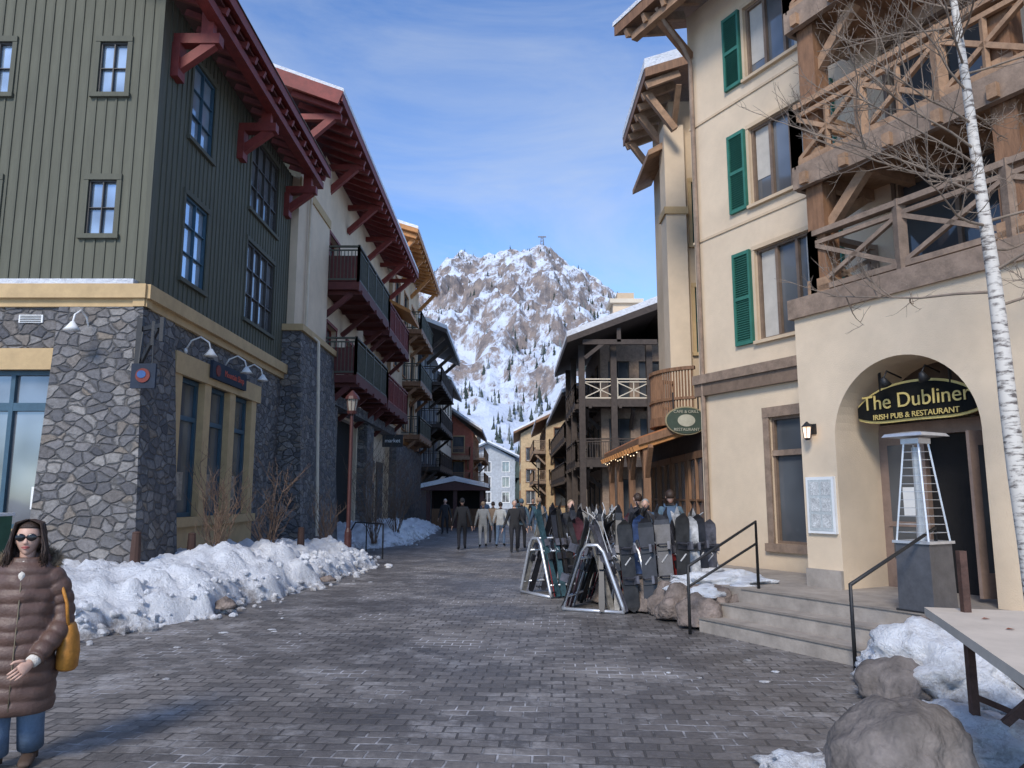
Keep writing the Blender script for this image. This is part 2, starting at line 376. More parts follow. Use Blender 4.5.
# ------------------------------------------------------------------ LEFT BUILDING A
A=Bld('lodge_building')
FS=Fr((-7,0),(0,1),(1,0)); FF=Fr((0,14),(1,0),(0,-1))
w=A['walls']
w.box(-24,-7.35,14.35,23.4,0,11.9,dark)
opf=[(-11.6,-8.55,1.2,4.1)]
wall(w,FF,-20,-7.9,0,5.45,opf,stone,d=.06)
def taper(mb,x0,x1,y0,y1,z0,z1,e,m):
    mb.box8([(x0,y0-e,z0),(x1+e,y0-e,z0),(x1+e,y1,z0),(x0,y1,z0),(x0,y0,z1),(x1,y0,z1),(x1,y1,z1),(x0,y1,z1)],m)
taper(w,-8.5,-6.93,13.9,15.25,0,5.45,.4,stone)
ops=[(15.55,20.4,1.35,4.3)]
wall(w,FS,15.25,23.0,0,5.45,ops,stone,d=.04)
for F,a,b in ((FF,-20,-6.85),(FS,13.84,23.0)):
    w.fb(F,a,b,-.1,.22,5.45,5.72,trimy); w.fb(F,a,b,-.1,.12,5.30,5.45,trimy)
w.fb(FF,-20,-7.1,.0,.2,5.72,5.82,snow)
opfu=[(-8.2,-7.65,6.75,7.85),(-8.2,-7.65,9.65,10.75),(-10.5,-9.95,6.75,7.85),(-10.5,-9.95,9.65,10.75)]
wall(w,FF,-20,-7,5.72,11.9,opfu,siding,rev=.12)
opsu=[(15.5,16.7,6.35,8.2),(15.5,16.7,9.5,11.3),(19.3,21.6,6.4,8.5),(19.3,21.6,9.4,11.5)]
wall(w,FS,14,23.4,5.72,11.9,opsu,siding,rev=.12)
def battens(F,a,b,z0,z1,ops,m,step=.3):
    s=a
    while s<b:
        segs=[(z0,z1)]
        for o in ops:
            if o[0]-.1<s<o[1]+.1:
                n=[]
                for p,q in segs:
                    if o[2]-.1>p and o[3]+.12<q: n+=[(p,o[2]-.1),(o[3]+.12,q)]
                    else: n.append((p,q))
                segs=n
        for p,q in segs: w.fb(F,s-.018,s+.018,-.01,.022,p,q,m)
        s+=step
battens(FF,-19.8,-7.1,5.72,11.9,opfu,sidingb,.2); battens(FS,14.15,23.3,5.72,11.9,opsu,sidingb,.22)
w.fb(FS,13.95,14.08,-.05,.05,5.72,11.9,sidingb)
g=A['windows']
for o in opfu: window(g,FF,o,frm,glb,2,2,rev=.12,casing=sidingb,bar=.010,fw=.03)
for o in opsu[:2]: window(g,FS,o,frmbl,glb,2,3,rev=.12,casing=sidingb,bar=.014)
for o in opsu[2:]: window(g,FS,o,frm,glm,4,3,rev=.12,casing=sidingb,bar=.02)
window(g,FF,opf[0],frmbl,glm,4,1,d=.06,fw=.08,bar=.04); g.fb(FF,-11.6,-8.55,-.1,-.03,3.35,3.5,frmbl)
g.fb(FF,-11.9,-8.3,.0,.16,4.1,4.5,trimy)
g.fb(FF,-11.8,-8.45,.0,.12,1.0,1.2,trimy)
g.fb(FS,15.3,20.6,-.02,.14,4.3,4.75,trimy); g.fb(FS,15.3,20.6,-.02,.14,1.15,1.35,trimy)
for i in range(4):
    s=15.55+i*1.55; g.fb(FS,s-.18,s+.18,-.12,.1,1.35,4.3,trimy)
for i in range(3):
    s=15.73+i*1.55; window(g,FS,(s,s+1.19,1.35,4.3),frmbl,glm,1,1,d=.04,fw=.09); g.fb(FS,s+.09,s+1.1,-.11,-.05,3.4,3.5,frmbl)
    g.fb(FS,s+.25,s+.8,-.118,-.112,1.7,2.3,M('window_display',(.35,.30,.24),.7,.6,5))
g.fb(FS,15.3,20.6,.0,.05,.2,1.15,trimy)
r=A['roof']
r.ext(FS,[(1.15,11.95),(1.15,12.2),(-5,14.5),(-5,14.2)],13.0,23.3,red,red)
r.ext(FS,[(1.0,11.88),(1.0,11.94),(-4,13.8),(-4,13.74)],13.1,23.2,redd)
r.ext(FS,[(1.18,12.2),(1.15,12.27),(-5,14.6),(-5,14.5)],13.2,23.3,roofm)
s=13.4
while s<23.2:
    r.beam(FS.P(s,1.05,11.82),FS.P(s,-.1,12.22),.1,.16,red); s+=.6
for s in (14.6,18.4,22.4):
    r.fb(FS,s-.12,s+.12,0,.95,11.05,11.27,red); r.beam(FS.P(s,.02,10.5),FS.P(s,.8,11.1),.18,.2,red); r.fb(FS,s-.16,s+.16,0,.16,10.3,11.05,red)
    r.fb(FS,s-.09,s+.09,.55,.8,11.27,11.9,red)
r.fb(FS,13.2,23.2,.7,.95,11.55,11.75,red)
w.fb(FS,23.0,27.0,-.4,.25,7.0,13.9,stucco)
taper(w,-8,-6.45,22.7,27.1,0,6.8,.35,stone)
w.box(-8,-6.35,22.6,27.2,6.8,7.0,trimy); w.fb(FS,23,27,.25,.3,11.6,11.9,trimy)
A['downspout'].tube([(-6.65,24.0,13.6),(-6.65,24.0,7.1),(-6.2,23.9,6.7),(-5.95,23.6,.6)],.05,stucco3,8)
w.box(-24,-7.3,23.4,42,0,14.4,dark)
w.face([(-24,23.38,11.5),(-7,23.38,11.5),(-7,23.38,14.3),(-15,23.38,17.5),(-24,23.38,14.3)],stucco)
ob=[(28+i*3.4,29.6+i*3.4,z,z+2.2) for i in range(4) for z in (6.1,9.6)]+[(28.3,34.2,0,5.0)]
wall(w,FS,27.0,42,0,14.5,ob,stucco,rev=.3)
w.fb(FS,34.4,36.0,-.1,.45,0,5.1,stone); w.fb(FS,27,28.2,-.1,.5,0,5.1,stone)
w.fb(FS,27,42,0,.6,5.1,5.5,stone)
g.face([FS.P(28.3,-.28,0),FS.P(34.2,-.28,0),FS.P(34.2,-.28,5),FS.P(28.3,-.28,5)],dark)  # flat near-black sheet painted as the shade of the deep recess
for o in ob[:-1]: window(g,FS,o,red,gld,2,1,rev=.3,casing=red)
for s in (36.8,39.3): g.fb(FS,s,s+1.7,.0,.08,.6,3.6,frm); g.fb(FS,s+.1,s+1.6,.08,.09,.8,3.3,glm)
bl=A['balconies']
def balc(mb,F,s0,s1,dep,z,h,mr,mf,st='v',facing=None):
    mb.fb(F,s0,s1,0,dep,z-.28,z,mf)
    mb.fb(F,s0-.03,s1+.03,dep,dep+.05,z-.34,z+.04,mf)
    rail(mb,F,s0,s0,.03,dep,z,h,mr,style=st); rail(mb,F,s1,s1,.03,dep,z,h,mr,style=st); rail(mb,F,s0,s1,dep,dep,z,h,mr,style=st,post=1.8)
    s=s0+.3
    while s<s1:
        mb.beam(F.P(s,.05,z-.34),F.P(s,dep+.12,z-.34),.14,.16,mf); s+=1.5
    for s in (s0+.2,(s0+s1)/2,s1-.2): mb.beam(F.P(s,.02,z-1.3),F.P(s,dep*.8,z-.4),.16,.18,mf)
for z in (6.15,9.6):
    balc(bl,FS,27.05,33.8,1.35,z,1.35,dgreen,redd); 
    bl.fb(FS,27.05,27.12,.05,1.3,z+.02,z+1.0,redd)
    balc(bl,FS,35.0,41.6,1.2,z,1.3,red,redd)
r.ext(FS,[(1.6,14.25),(1.6,14.55),(-8,18.1),(-8,17.8)],22.6,42.5,red)
r.ext(FS,[(1.62,14.55),(1.6,14.75),(-8,18.35),(-8,18.1)],22.7,42.4,snow)
s=22.9
while s<42.3: r.beam(FS.P(s,1.5,14.1),FS.P(s,-.1,14.7),.13,.2,red); s+=.8
for s in (23.2,27.0,31,35,39,42):
    r.beam(FS.P(s,.0,12.9),FS.P(s,1.2,14.0),.2,.22,red); r.beam(FS.P(s,-.1,14.0),FS.P(s,1.45,14.0),.18,.2,red)
r.beam((-5.45,22.6,14.35),(-15,22.6,17.9),.12,.45,red)
A.done()
B=Bld('stucco_condo_building')
w=B['walls']; w.box(-22,-7.3,42,54,0,16.4,dark)
F2=Fr((-7,0),(0,1),(1,0)); F2f=Fr((0,42),(1,0),(0,-1))
ob=[(43+i*3.6,44.8+i*3.6,z,z+2) for i in range(3) for z in (6,9.3,12.6)]
wall(w,F2,42,54,0,16.4,ob,stucco2,d=.2); wall(w,F2f,-20,-6.8,0,16.4,[(-8.4,-7.6,12.3,14)],stucco2,d=-.02)
g=B['windows']; 
for o in ob: window(g,F2,o,frm,gld,2,1,d=.2,casing=orange)
window(g,F2f,(-8.4,-7.6,12.3,14),frm,glb,1,2,d=-.02,casing=orange)
g.fb(F2,42,54,.2,.4,5,5.4,orange); g.fb(F2,42.2,54,.2,.6,0,4.8,stone)
r=B['roof']
r.ext(F2,[(1.7,16.5),(1.7,16.75),(-6,19.2),(-6,18.9)],41,54.5,orange); r.ext(F2,[(1.72,16.75),(1.7,16.95),(-6,19.45),(-6,19.2)],41.1,54.4,snow)
s=41.3
while s<54: r.beam(F2.P(s,1.6,16.35),F2.P(s,.1,16.8),.14,.22,orange); s+=.9
for s in (41.6,45.5,49.5,53.5): r.beam(F2.P(s,.2,15),F2.P(s,1.4,16.3),.2,.22,orange)
r.ext(F2,[(1.3,12.0),(1.3,12.2),(0,12.9),(0,12.7)],41.6,45.5,orange)
b2=B['balconies']
for z in (5.6,8.9,12.2): balc(b2,F2,46.5,53.3,1.3,z,1.1,dgreen,wood)
B.done()
C=Bld('dark_timber_building'); w=C['walls']; FC=Fr((-6.6,0),(0,1),(1,0)); bluew=M('wood_slate',(.09,.11,.13),.7,.2,4)
ob=[(55.5+i*3.5,57.2+i*3.5,z,z+1.9) for i in range(3) for z in (4.4,7.5,10.6)]
w.box(-20,-6.9,54.6,67,0,13.6,dark); wall(w,FC,54.6,67,0,13.6,ob,bluew); wall(w,Fr((0,54.6),(1,0),(0,-1)),-20,-6.6,0,13.6,[],bluew)
for o in ob: window(C['windows'],FC,o,whitep,glm,2,1)
for z in (4,7.1,10.2): balc(C['balconies'],FC,55,66,1.4,z,1.1,woodd,woodd)
r=C['roof']; r.ext(FC,[(1.9,13.5),(1.9,13.8),(-6,17),(-6,16.7)],53.6,67.6,woodd); r.ext(FC,[(1.92,13.8),(1.9,14.1),(-6,17.3),(-6,17)],53.7,67.5,snow)
for s in (54.8,58,62,66): r.beam(FC.P(s,.0,12),FC.P(s,1.6,13.4),.22,.25,woodd)
C.done()
def simple(name,x0,x1,y0,y1,h,mat,side,roof,rows,wm=gld,fm=frm,ridge=2.2,sn=True,cols=3,caz=None,bal=None,eave=1.0):
    Q=Bld(name); w=Q['walls']; g=Q['windows']
    w.box(x0+.3,x1-.3,y0+.3,y1,0,h,dark)
    ff=Fr((0,y0),(1,0),(0,-1)); fs=Fr((x1,0),(0,1),(1,0)) if side>0 else Fr((x0,0),(0,1),(-1,0))
    for F,a,b in ((ff,x0,x1),(fs,y0,y1)):
        n=max(1,int((b-a)/ (2.6)));ops=[]
        for i in range(n):
            c=a+(b-a)*(i+.5)/n
            for z in rows: ops.append((c-.6,c+.6,z,z+1.7))
        wall(w,F,a,b,0,h,ops,mat)
        for o in ops: window(g,F,o,fm,wm,2,1,casing=caz or fm)
        if bal:
            for z in rows[1:]: balc(Q['balconies'],F,a+.3,b-.3,1.2,z-.5,1.0,bal,bal)
    fy=Fr((x0,0),(0,1),(-1,0)); xm=(x1-x0)/2; r=Q['roof']
    e=eave
    r.ext(fy,[(e,h-.1),(e,h+.15),(-xm,h+ridge+.3),(-2*xm-e,h+.15),(-2*xm-e,h-.1),(-xm,h+ridge)],y0-e,y1+e,roof)
    if sn: r.ext(fy,[(e+.02,h+.152),(e,h+.4),(-xm,h+ridge+.6),(-2*xm-e,h+.4),(-2*xm-e-.02,h+.152),(-xm,h+ridge+.302)],y0-e+.05,y1+e-.05,snow)
    w.face([(x0,y0,h),(x1,y0,h),((x0+x1)/2,y0,h+ridge)],mat)
    return Q
simple('cream_condo_building',-14,-6.4,68,80,12,stucco3,1,roofm,(4,7,10),bal=None).done()
simple('red_gabled_building',-10.5,-4.2,82,96,8.8,M('red_stucco',(.42,.13,.08),.8),1,roofm,(1,3.9,6.6),ridge=2.6,caz=trimy,bal=woodl).done()
simple('pale_hotel_building',-9,.5,132,145,8.5,M('pale_render',(.42,.45,.48)),1,M('roof_blue_grey',(.18,.22,.27)),(1,3.6,6.2),wm=glm,fm=whitep,ridge=2.6).done()
simple('village_shop_building',-18,-7,150,170,15,stucco2,1,roofm,(1,4,7,10,13),ridge=4).done()
simple('warm_gabled_building',3.3,12,74,90,9.0,M('stucco_warm',(.55,.40,.23)),-1,wood,(1,3.9,6.8),ridge=2.4,caz=wood,bal=woodg).done()
simple('tan_far_building',1.2,12,104,122,10.5,M('stucco_warm',(.55,.40,.23)),-1,wood,(1,3.9,6.8),ridge=3,caz=wood,fm=whitep).done()
K=Bld('kiosk'); w=K['body']; 
for x in (-5,-3.4,-1.8):
    for y in (46,49): w.box(x-.12,x+.12,y-.12,y+.12,0,2.2,redm)
w.box(-4.9,-1.9,47,49,.0,1.1,wood); w.box(-4.8,-2,47.2,48.9,1.1,2.2,dark)
fk=Fr((-5.4,0),(0,1),(-1,0))
K['roof'].ext(fk,[(0,2.2),(0,2.35),(-2,2.75),(-4,2.35),(-4,2.2)],45.5,49.5,redm); K['roof'].ext(fk,[(.02,2.352),(0,2.6),(-2,3.05),(-4,2.6),(-4.02,2.352),(-2,2.76)],45.4,49.5,snow)
K.done()
# ------------------------------------------------------------------ RIGHT building D
al=math.radians(28); u=(-math.sin(al),math.cos(al)); n=(-math.cos(al),-math.sin(al))
FD=Fr((4.3,11.3),u,n)
D=Bld('pub_building'); w=D['walls']
a0,a1,zs=-2.66,-.60,2.58; zt=4.43; zb=.5
def P(s,d,z): return FD.P(s,d,z)
w.face([P(0,0,zb),P(a1,0,zb),P(a1,0,zt),P(0,0,zt)],stucco)
w.face([P(a0,0,zb),P(-7,0,zb),P(-7,0,zt),P(a0,0,zt)],stucco)
K2=28; cx=(a0+a1)/2; rr=(a1-a0)/2
ar=[(cx+rr*math.cos(math.pi*i/K2),zs+rr*math.sin(math.pi*i/K2)) for i in range(K2+1)]
for i in range(K2):
    (p,q),(s_,t_)=ar[i],ar[i+1]
    w.face([P(p,0,q),P(s_,0,t_),P(s_,0,zt),P(p,0,zt)],stucco); w.face([P(p,0,q),P(s_,0,t_),P(s_,-.95,t_),P(p,-.95,q)],stucco)
w.face([P(a1,0,zb),P(a1,0,zs),P(a1,-.95,zs),P(a1,-.95,zb)],stucco); w.face([P(a0,0,zb),P(a0,0,zs),P(a0,-.95,zs),P(a0,-.95,zb)],stucco)
w.face([P(0,0,zb),P(0,-1.5,zb),P(0,-1.5,zt),P(0,0,zt)],stucco)
w.fb(FD,-7,.06,-1.5,.07,zt,zt+.3,woodg); w.fb(FD,-7,.0,-1.5,.02,zt-.004,zt+.02,stucco)
w.fb(FD,-.60,.0,.0,.05,.5,.75,concrete)
win=[(.75,2.15,4.65,6.4),(.75,2.15,7.3,8.85),(.75,2.15,9.9,11.4),(-2.6,-.8,4.7,6.6),(-2.6,-.8,7.1,8.9),(-2.6,-.8,9.6,11.4),(-5.2,-3.6,4.7,6.6),(-5.2,-3.6,7.1,8.9)]
gw=(.55,2.0,.95,3.2)
wall(w,FD,-7,3.8,.3,12.2,win+[gw],stucco,d=-1.5,rev=.16)
w.face([P(3.8,-1.5,.3),P(3.8,-6,.3),P(3.8,-6,12.2),P(3.8,-1.5,12.2)],stucco)
w.fb(FD,-7,3.7,-8,-1.9,0,12.2,dark)
w.fb(FD,0.02,3.84,-1.5,-1.38,3.78,4.02,frmb); w.fb(FD,0.02,3.84,-1.5,-1.33,4.02,4.2,woodg)
for z in (7.0,9.55): w.fb(FD,-.2,3.82,-1.5,-1.475,z,z+.05,stucco2)
g=D['windows']
for i,o in enumerate(win):
    window(g,FD,o,frmb,glm if i<3 else gld,3 if i<3 else 2,1,d=-1.5,rev=.16,casing=stucco2 if i<3 else frmb,cw=.06)
window(g,FD,gw,frmb,gld,2,1,d=-1.5,rev=.16,casing=woodg,cw=.14); g.fb(FD,.55,2.0,-1.6,-1.52,2.5,2.6,woodg)
g.fb(FD,.75,1.15,-1.63,-1.615,1.3,1.9,M('poster',(.45,.4,.3),.6,.9,12))
for i,o in enumerate(win[:3]):
    g.fb(FD,o[1]-.47,o[1]-.06,-1.617,-1.61,o[2]+(.06,.5,.3)[i],o[3]-.05,blind)
    g.fb(FD,o[0]+.06,o[0]+.3,-1.617,-1.61,o[2]+.06,o[3]-.05,blind)
sh=D['shutters']
for o in win[:3]:
    for s in (o[1]+.1,o[0]-.55):
        z0,z1=o[2]-.02,o[3]+.05
        sh.fb(FD,s,s+.05,-1.5,-1.43,z0,z1,shut); sh.fb(FD,s+.4,s+.45,-1.5,-1.43,z0,z1,shut)
        for zz in (z0,z0+(z1-z0)*.48,z1-.07): sh.fb(FD,s+.05,s+.4,-1.5,-1.435,zz,zz+.07,shut)
        k=z0+.09
        while k<z1-.08:
            sh.beam(P(s+.05,-1.465,k),P(s+.4,-1.465,k),.035,.012,shut,up=V((n[0]*.6,n[1]*.6,.8))); k+=.045
        sh.fb(FD,s+.05,s+.4,-1.499,-1.485,z0+.002,z1-.002,shut)
dw=D['pub_entrance']
bd=M('door_taupe',(.27,.19,.15),.5,.2,5)
dw.face([P(a0,-.95,zs+.25),P(a1,-.95,zs+.25),P(a1,-.95,zt),P(a0,-.95,zt)],M('transom_wood',(.09,.055,.035)))
dw.fb(FD,-1.25,a1,-1.05,-.93,.5,2.8,bd)
dw.fb(FD,-1.32,-1.25,-1.05,-.9,.5,2.8,bd); dw.fb(FD,a0,-1.32,-1.05,-.9,2.62,2.8,bd)
dw.fb(FD,-1.15,-.74,-.93,-.92,.9,2.5,gld); dw.fb(FD,-1.12,-.94,-.92,-.915,1.5,1.9,whitep); dw.fb(FD,-1.2,-.69,-.93,-.913,1.35,1.42,bd)
dw.fb(FD,a0,-2.54,-1.05,-.9,.5,2.62,bd)
dw.face([P(-2.54,-1.0,.5),P(-1.32,-1.0,.5),P(-1.32,-1.0,2.62),P(-2.54,-1.0,2.62)],dark)  # near-black sheet stands in for the unlit room past the door
FDo=Fr(P(-2.5,-.92,0)[:2],(FD.n*.85+FD.u*.3)[:2],(FD.u)[:2])
dw.fb(FDo,0,.1,-.04,0,.55,2.58,bd); dw.fb(FDo,.55,.66,-.04,0,.55,2.58,bd); dw.fb(FDo,.1,.55,-.04,0,.55,.85,bd); dw.fb(FDo,.1,.55,-.04,0,2.4,2.58,bd); dw.fb(FDo,.1,.55,-.025,-.015,.85,2.4,gld)
bl=D['balconies']
rail(bl,FD,-6,-.35,-.1,-.1,zt+.3,.95,woodg,style='x',post=1.35,tw=.08); rail(bl,FD,-.35,-.35,-1.45,-.1,zt+.3,.95,woodg,style='x',tw=.08)
for z,s1 in ((6.75,-.2),(9.35,-.2)):
    bl.fb(FD,-6,s1,-1.45,-.05,z-.12,z,woodl); bl.fb(FD,-6.03,s1+.04,-.05,.05,z-.32,z+.04,woodg); bl.fb(FD,s1,s1+.06,-1.45,-.05,z-.32,z+.04,woodg)
    s=s1-.2
    while s>-6: bl.fb(FD,s-.06,s+.06,-1.45,.12,z-.3,z-.12,woodl); s-=.7
    rail(bl,FD,-6,s1,-.03,-.03,z,1.0,woodl,style='xv',post=1.15,tw=.085); rail(bl,FD,s1,s1,-1.45,-.03,z,1.0,woodl,style='x',tw=.085)
for s in (-.42,-3.2):
    for z0,z1 in ((zt+.3,6.45),(6.75,9.05),(9.35,12.1)):
        bl.fb(FD,s-.15,s+.15,-.4,-.1,z0,z1,wood); bl.fb(FD,s-.19,s+.19,-.44,-.06,z0,z0+.25,woodl)
        bl.beam(P(s-.1,-.25,z1-.7),P(s-.8,-.25,z1-.03),.13,.15,woodl)
        bl.beam(P(s,-.3,z1-.6),P(s,-1.2,z1-.03),.13,.15,woodl)
r=D['roof']
r.ext(FD,[(-.35,12.05),(-.35,12.3),(-6,14.6),(-6,14.35)],-.6,4.9,wood)
r.ext(FD,[(.75,12.05),(.75,12.3),(-6,15),(-6,14.75)],-7,-.1,wood)
r.ext(FD,[(-.33,12.3),(-.35,12.42),(-6,14.75),(-6,14.6)],-.6,4.95,snow)
s=-.4
while s<4.8: r.beam(P(s,-.42,11.95),P(s,-1.55,12.35),.1,.18,woodl); s+=.62
r.beam(P(4.5,-.6,11.86),P(-.6,-.6,11.86),.16,.16,woodl)
for s in (1.2,3.7): r.beam(P(s,-1.5,11.2),P(s,-.65,11.85),.14,.16,wood)
D['downspout'].tube([P(3.6,-.5,12.0),P(3.6,-.75,11.7),P(3.6,-1.2,11.3),P(3.62,-1.4,11.0),P(3.62,-1.42,.5)],.045,woodg,8)
D.done()
sg=empty('pub_sign')
mb=MB()
cs=-1.62
def arc(s): return .16*(1-((s-cs)/.85)**2)
goldp=M('gold_paint',(.66,.50,.17),.5,.1); green=M('sign_green',(.03,.06,.03),.7)
ss=[cs-.86+i*1.72/20 for i in range(21)]
for (grow,d0,d1,m_) in ((.035,-.36,-.33,goldp),(0,-.35,-.31,matte)):
    for i in range(20):
        a_,b_=ss[i],ss[i+1]
        def zz(s,top):
            e=((s-cs)/.88)**4
            return (3.12+arc(s)+grow-.12*e) if top else (2.76+arc(s)*.3-grow+.12*e)
        mb.box8([P(a_,d0,zz(a_,0)),P(b_,d0,zz(b_,0)),P(b_,d1,zz(b_,0)),P(a_,d1,zz(a_,0)),P(a_,d0,zz(a_,1)),P(b_,d0,zz(b_,1)),P(b_,d1,zz(b_,1)),P(a_,d1,zz(a_,1))],m_)
mb.beam(P(cs-.5,-.34,3.2),P(cs-.5,-.34,3.5),.03,.03,blk); mb.beam(P(cs+.5,-.34,3.2),P(cs+.5,-.34,3.5),.03,.03,blk)
mb.obj('board',sg)
mr=(-FD.u)
text('The Dubliner',.285,P(cs,-.298,3.05),mr,FD.n,goldp,sg,'sign_lettering'); text('IRISH PUB & RESTAURANT',.105,P(cs,-.298,2.85),mr,FD.n,goldp,sg,'sign_sublettering')
for s in (cs+.25,cs-.3):
    mb=MB(); mb.tube([P(s,-.45,3.38),P(s,-.15,3.45),P(s,-.06,3.33)],.012,blk,6); mb.tube([P(s,-.06,3.35),P(s,-.12,3.25)],[.03,.075],blk,10); mb.obj('spotlight',sg,True)
mb=MB(); mb.fb(FD,-.56,-.08,.0,.05,1.25,2.05,whitep); mb.fb(FD,-.52,-.12,.05,.056,1.29,2.01,M('paper',(.50,.53,.52),.5,.2,25))
for k in range(3):
    for j in range(2): mb.fb(FD,-.50+j*.19,-.35+j*.19,.056,.06,1.33+k*.23,1.52+k*.23,M('menu_print',(.6,.6,.58),.6,.5,60))
mb.obj('menu_board')
def lantern(F,s,d,z,nm='wall_lantern'):
    mb=MB(); mb.fb(F,s-.05,s+.05,d,d+.02,z-.05,z+.1,blk); mb.beam(F.P(s,d,z+.08),F.P(s,d+.14,z+.1),.02,.02,blk)
    c=F.P(s,d+.14,z)
    mb.tube([c+V((0,0,-.11)),c+V((0,0,.05))],[.045,.065],emis('lantern_glow',(1,.6,.28),1.2),6); mb.tube([c+V((0,0,.05)),c+V((0,0,.13))],[.085,.01],blk,6); mb.tube([c+V((0,0,-.14)),c+V((0,0,-.11))],[.03,.05],blk,6)
    for i in range(6):
        a=i*math.pi/3; mb.beam(c+V((math.cos(a)*.05,math.sin(a)*.05,-.11)),c+V((math.cos(a)*.07,math.sin(a)*.07,.05)),.008,.008,blk)
    mb.obj(nm)
lantern(FD,-.24,0,2.72)
T=MB()
T.fb(FD,-9,4.5,-1.4,1.2,-.1,.5,concrete); T.fb(FD,-2.65,.1,1.2,1.6,-.1,.33,concrete); T.fb(FD,-2.65,.1,1.6,2.0,-.1,.165,concrete)
for dd,z in ((1.2,.5),(1.6,.33),(2.0,.165)): T.fb(FD,-2.67,.12,dd-.06,dd+.02,z,z+.012,M('step_nosing',(.24,.21,.18)))
T.fb(FD,-8,-2.65,1.2,1.5,-.1,.52,rockm)
T.obj('terrace_steps')
a=P(.0,2.25,0);b=P(.05,.95,0)
mb=MB(); mb.tube([a,a+V((0,0,.86)),b+V((0,0,1.42)),b+V((0,0,.5))],.022,blk,8); mb.tube([a+V((0,0,.6)),b+V((0,0,1.12))],.018,blk,8); mb.obj('handrail',smooth=True)
a=P(-2.45,2.2,0);b=P(-2.6,.95,0)
mb=MB(); mb.tube([a,a+V((0,0,.86)),b+V((0,0,1.42)),b+V((0,0,.5))],.022,blk,8); mb.obj('handrail',smooth=True)
def heater(x,y,z):
    e=empty('patio_heater',(x,y,z)); mb=MB()
    gal=M('heater_steel',(.13,.13,.14),.4,.2,6,.1,metal=.5)
    def sq(z,h): return [V((-h,-h,z)),V((h,-h,z)),V((h,h,z)),V((-h,h,z))]
    mb.rings([sq(0.03,.21),sq(.75,.20)],gal); mb.rings([sq(0,.23),sq(.03,.23)],blk); mb.rings([sq(.75,.225),sq(.78,.225)],steel)
    for sx_ in(-1,1):
        for sy in(-1,1): mb.beam((sx_*.19,sy*.19,.78),(sx_*.09,sy*.09,1.86),.018,.018,steel)
    for k in range(1,12):
        z_=.78+k*.09; h=.19-.1*(z_-.78)/1.08
        for q in (((-h,-h),(h,-h)),((h,-h),(h,h)),((h,h),(-h,h)),((-h,h),(-h,-h))): mb.beam((*q[0],z_),(*q[1],z_),.005,.005,steel)
    mb.tube([(0,0,.78),(0,0,1.82)],.05,M('quartz_tube',(.40,.42,.43),.1,.1),12)
    mb.rings([sq(1.86,.11),sq(1.92,.11)],steel); mb.rings([sq(1.94,.25),sq(1.975,.225),sq(2.0,.08)],steel)
    mb.obj('heater_body',e); e.rotation_euler=(0,0,al)
hp=P(-2.45,.95,.5); heater(hp.x,hp.y,.5)
# ------------------------------------------------------------------ tower / restaurant T
T2=Bld('stucco_tower_building'); w=T2['walls']; ft=Fr((0,20),(1,0),(0,-1)); fs=Fr((4.4,0),(0,1),(-1,0))
w.box(4.7,12,20.3,22.3,0,12.7,dark)
tw_=[(4.95,5.7,5.6,7.4),(4.95,5.7,8.6,10.4)]
wall(w,ft,4.4,12,0,12.8,tw_,stucco2); wall(w,fs,20,22.4,0,12.8,[],stucco2)
w.box(4.2,4.75,19.8,20.5,3.4,12.0,stucco); w.box(4.15,4.8,19.75,20.55,9.4,9.6,trimy)
g=T2['windows']
for o in tw_: window(g,ft,o,shut,glm,1,2,casing=trimy)
r=T2['roof']
r.ext(fs,[(.85,12.85),(.85,13.1),(-5,15),(-5,14.75)],18.8,22.9,wood); r.ext(fs,[(.87,13.1),(.85,13.4),(-5,15.3),(-5,15)],18.85,22.9,snow)
s=19
while s<22.8: r.beam(fs.P(s,.8,12.7),fs.P(s,-.1,13.05),.12,.2,woodl); s+=.6
for s in (19.3,20.5,22.2): r.beam(fs.P(s,.0,11.6),fs.P(s,.7,12.6),.16,.18,woodl)
for x in (4.5,5.4,6.4): r.beam((x,20,11.8),(x,19.1,12.8),.14,.16,woodl)
r.ext(fs,[(.6,11.2),(.6,11.35),(0,11.7),(0,11.5)],20.0,22.8,woodl)
r=T2['canopy']
fcn=Fr((4.4,0),(0,1),(-1,0))
r.ext(fcn,[(1.5,2.95),(1.5,3.1),(0,3.6),(0,3.4)],17.4,24,wood); 
r.ext(fcn,[(1.5,3.1),(1.48,3.14),(0,3.64),(0,3.6)],17.4,24,M('canopy_orange',(.38,.15,.06)))
for s in (17.6,19.8,22,23.8):
    x=fcn.P(s,1.3,0); r.beam((x.x,x.y,0),(x.x,x.y,2.95),.16,.16,wood); r.beam((x.x,x.y,2.2),(x.x,x.y+.6,2.9),.1,.12,wood); r.beam((x.x,x.y,2.2),(x.x,x.y-.6,2.9),.1,.12,wood)
s=17.5
while s<24: r.beam(fcn.P(s,1.62,2.86),fcn.P(s,0,3.38),.08,.12,orange); s+=.45
w.box(4.35,8,16.6,19.75,0.0,3.4,woodd); w.box(4.35,8,19.75,24,0,3.38,woodd)
gg=T2['shopfront']
for i in range(3): window(gg,Fr((0,16.6),(1,0),(0,-1)),(4.5+i*.6,5.05+i*.6,.9,2.8),wood,glm,1,2,d=.06,rev=.06,casing=wood)
for i in range(4): window(gg,fcn,(16.9+i*1.8,18.4+i*1.8,.7,2.7),wood,glm,2,2,d=.12,rev=.06,casing=wood)
bl=T2['balcony']
pts=[(math.cos(a)*1.25+4.7,math.sin(a)*1.3+18.6) for a in [math.pi*(.62+.76*i/10) for i in range(11)]]
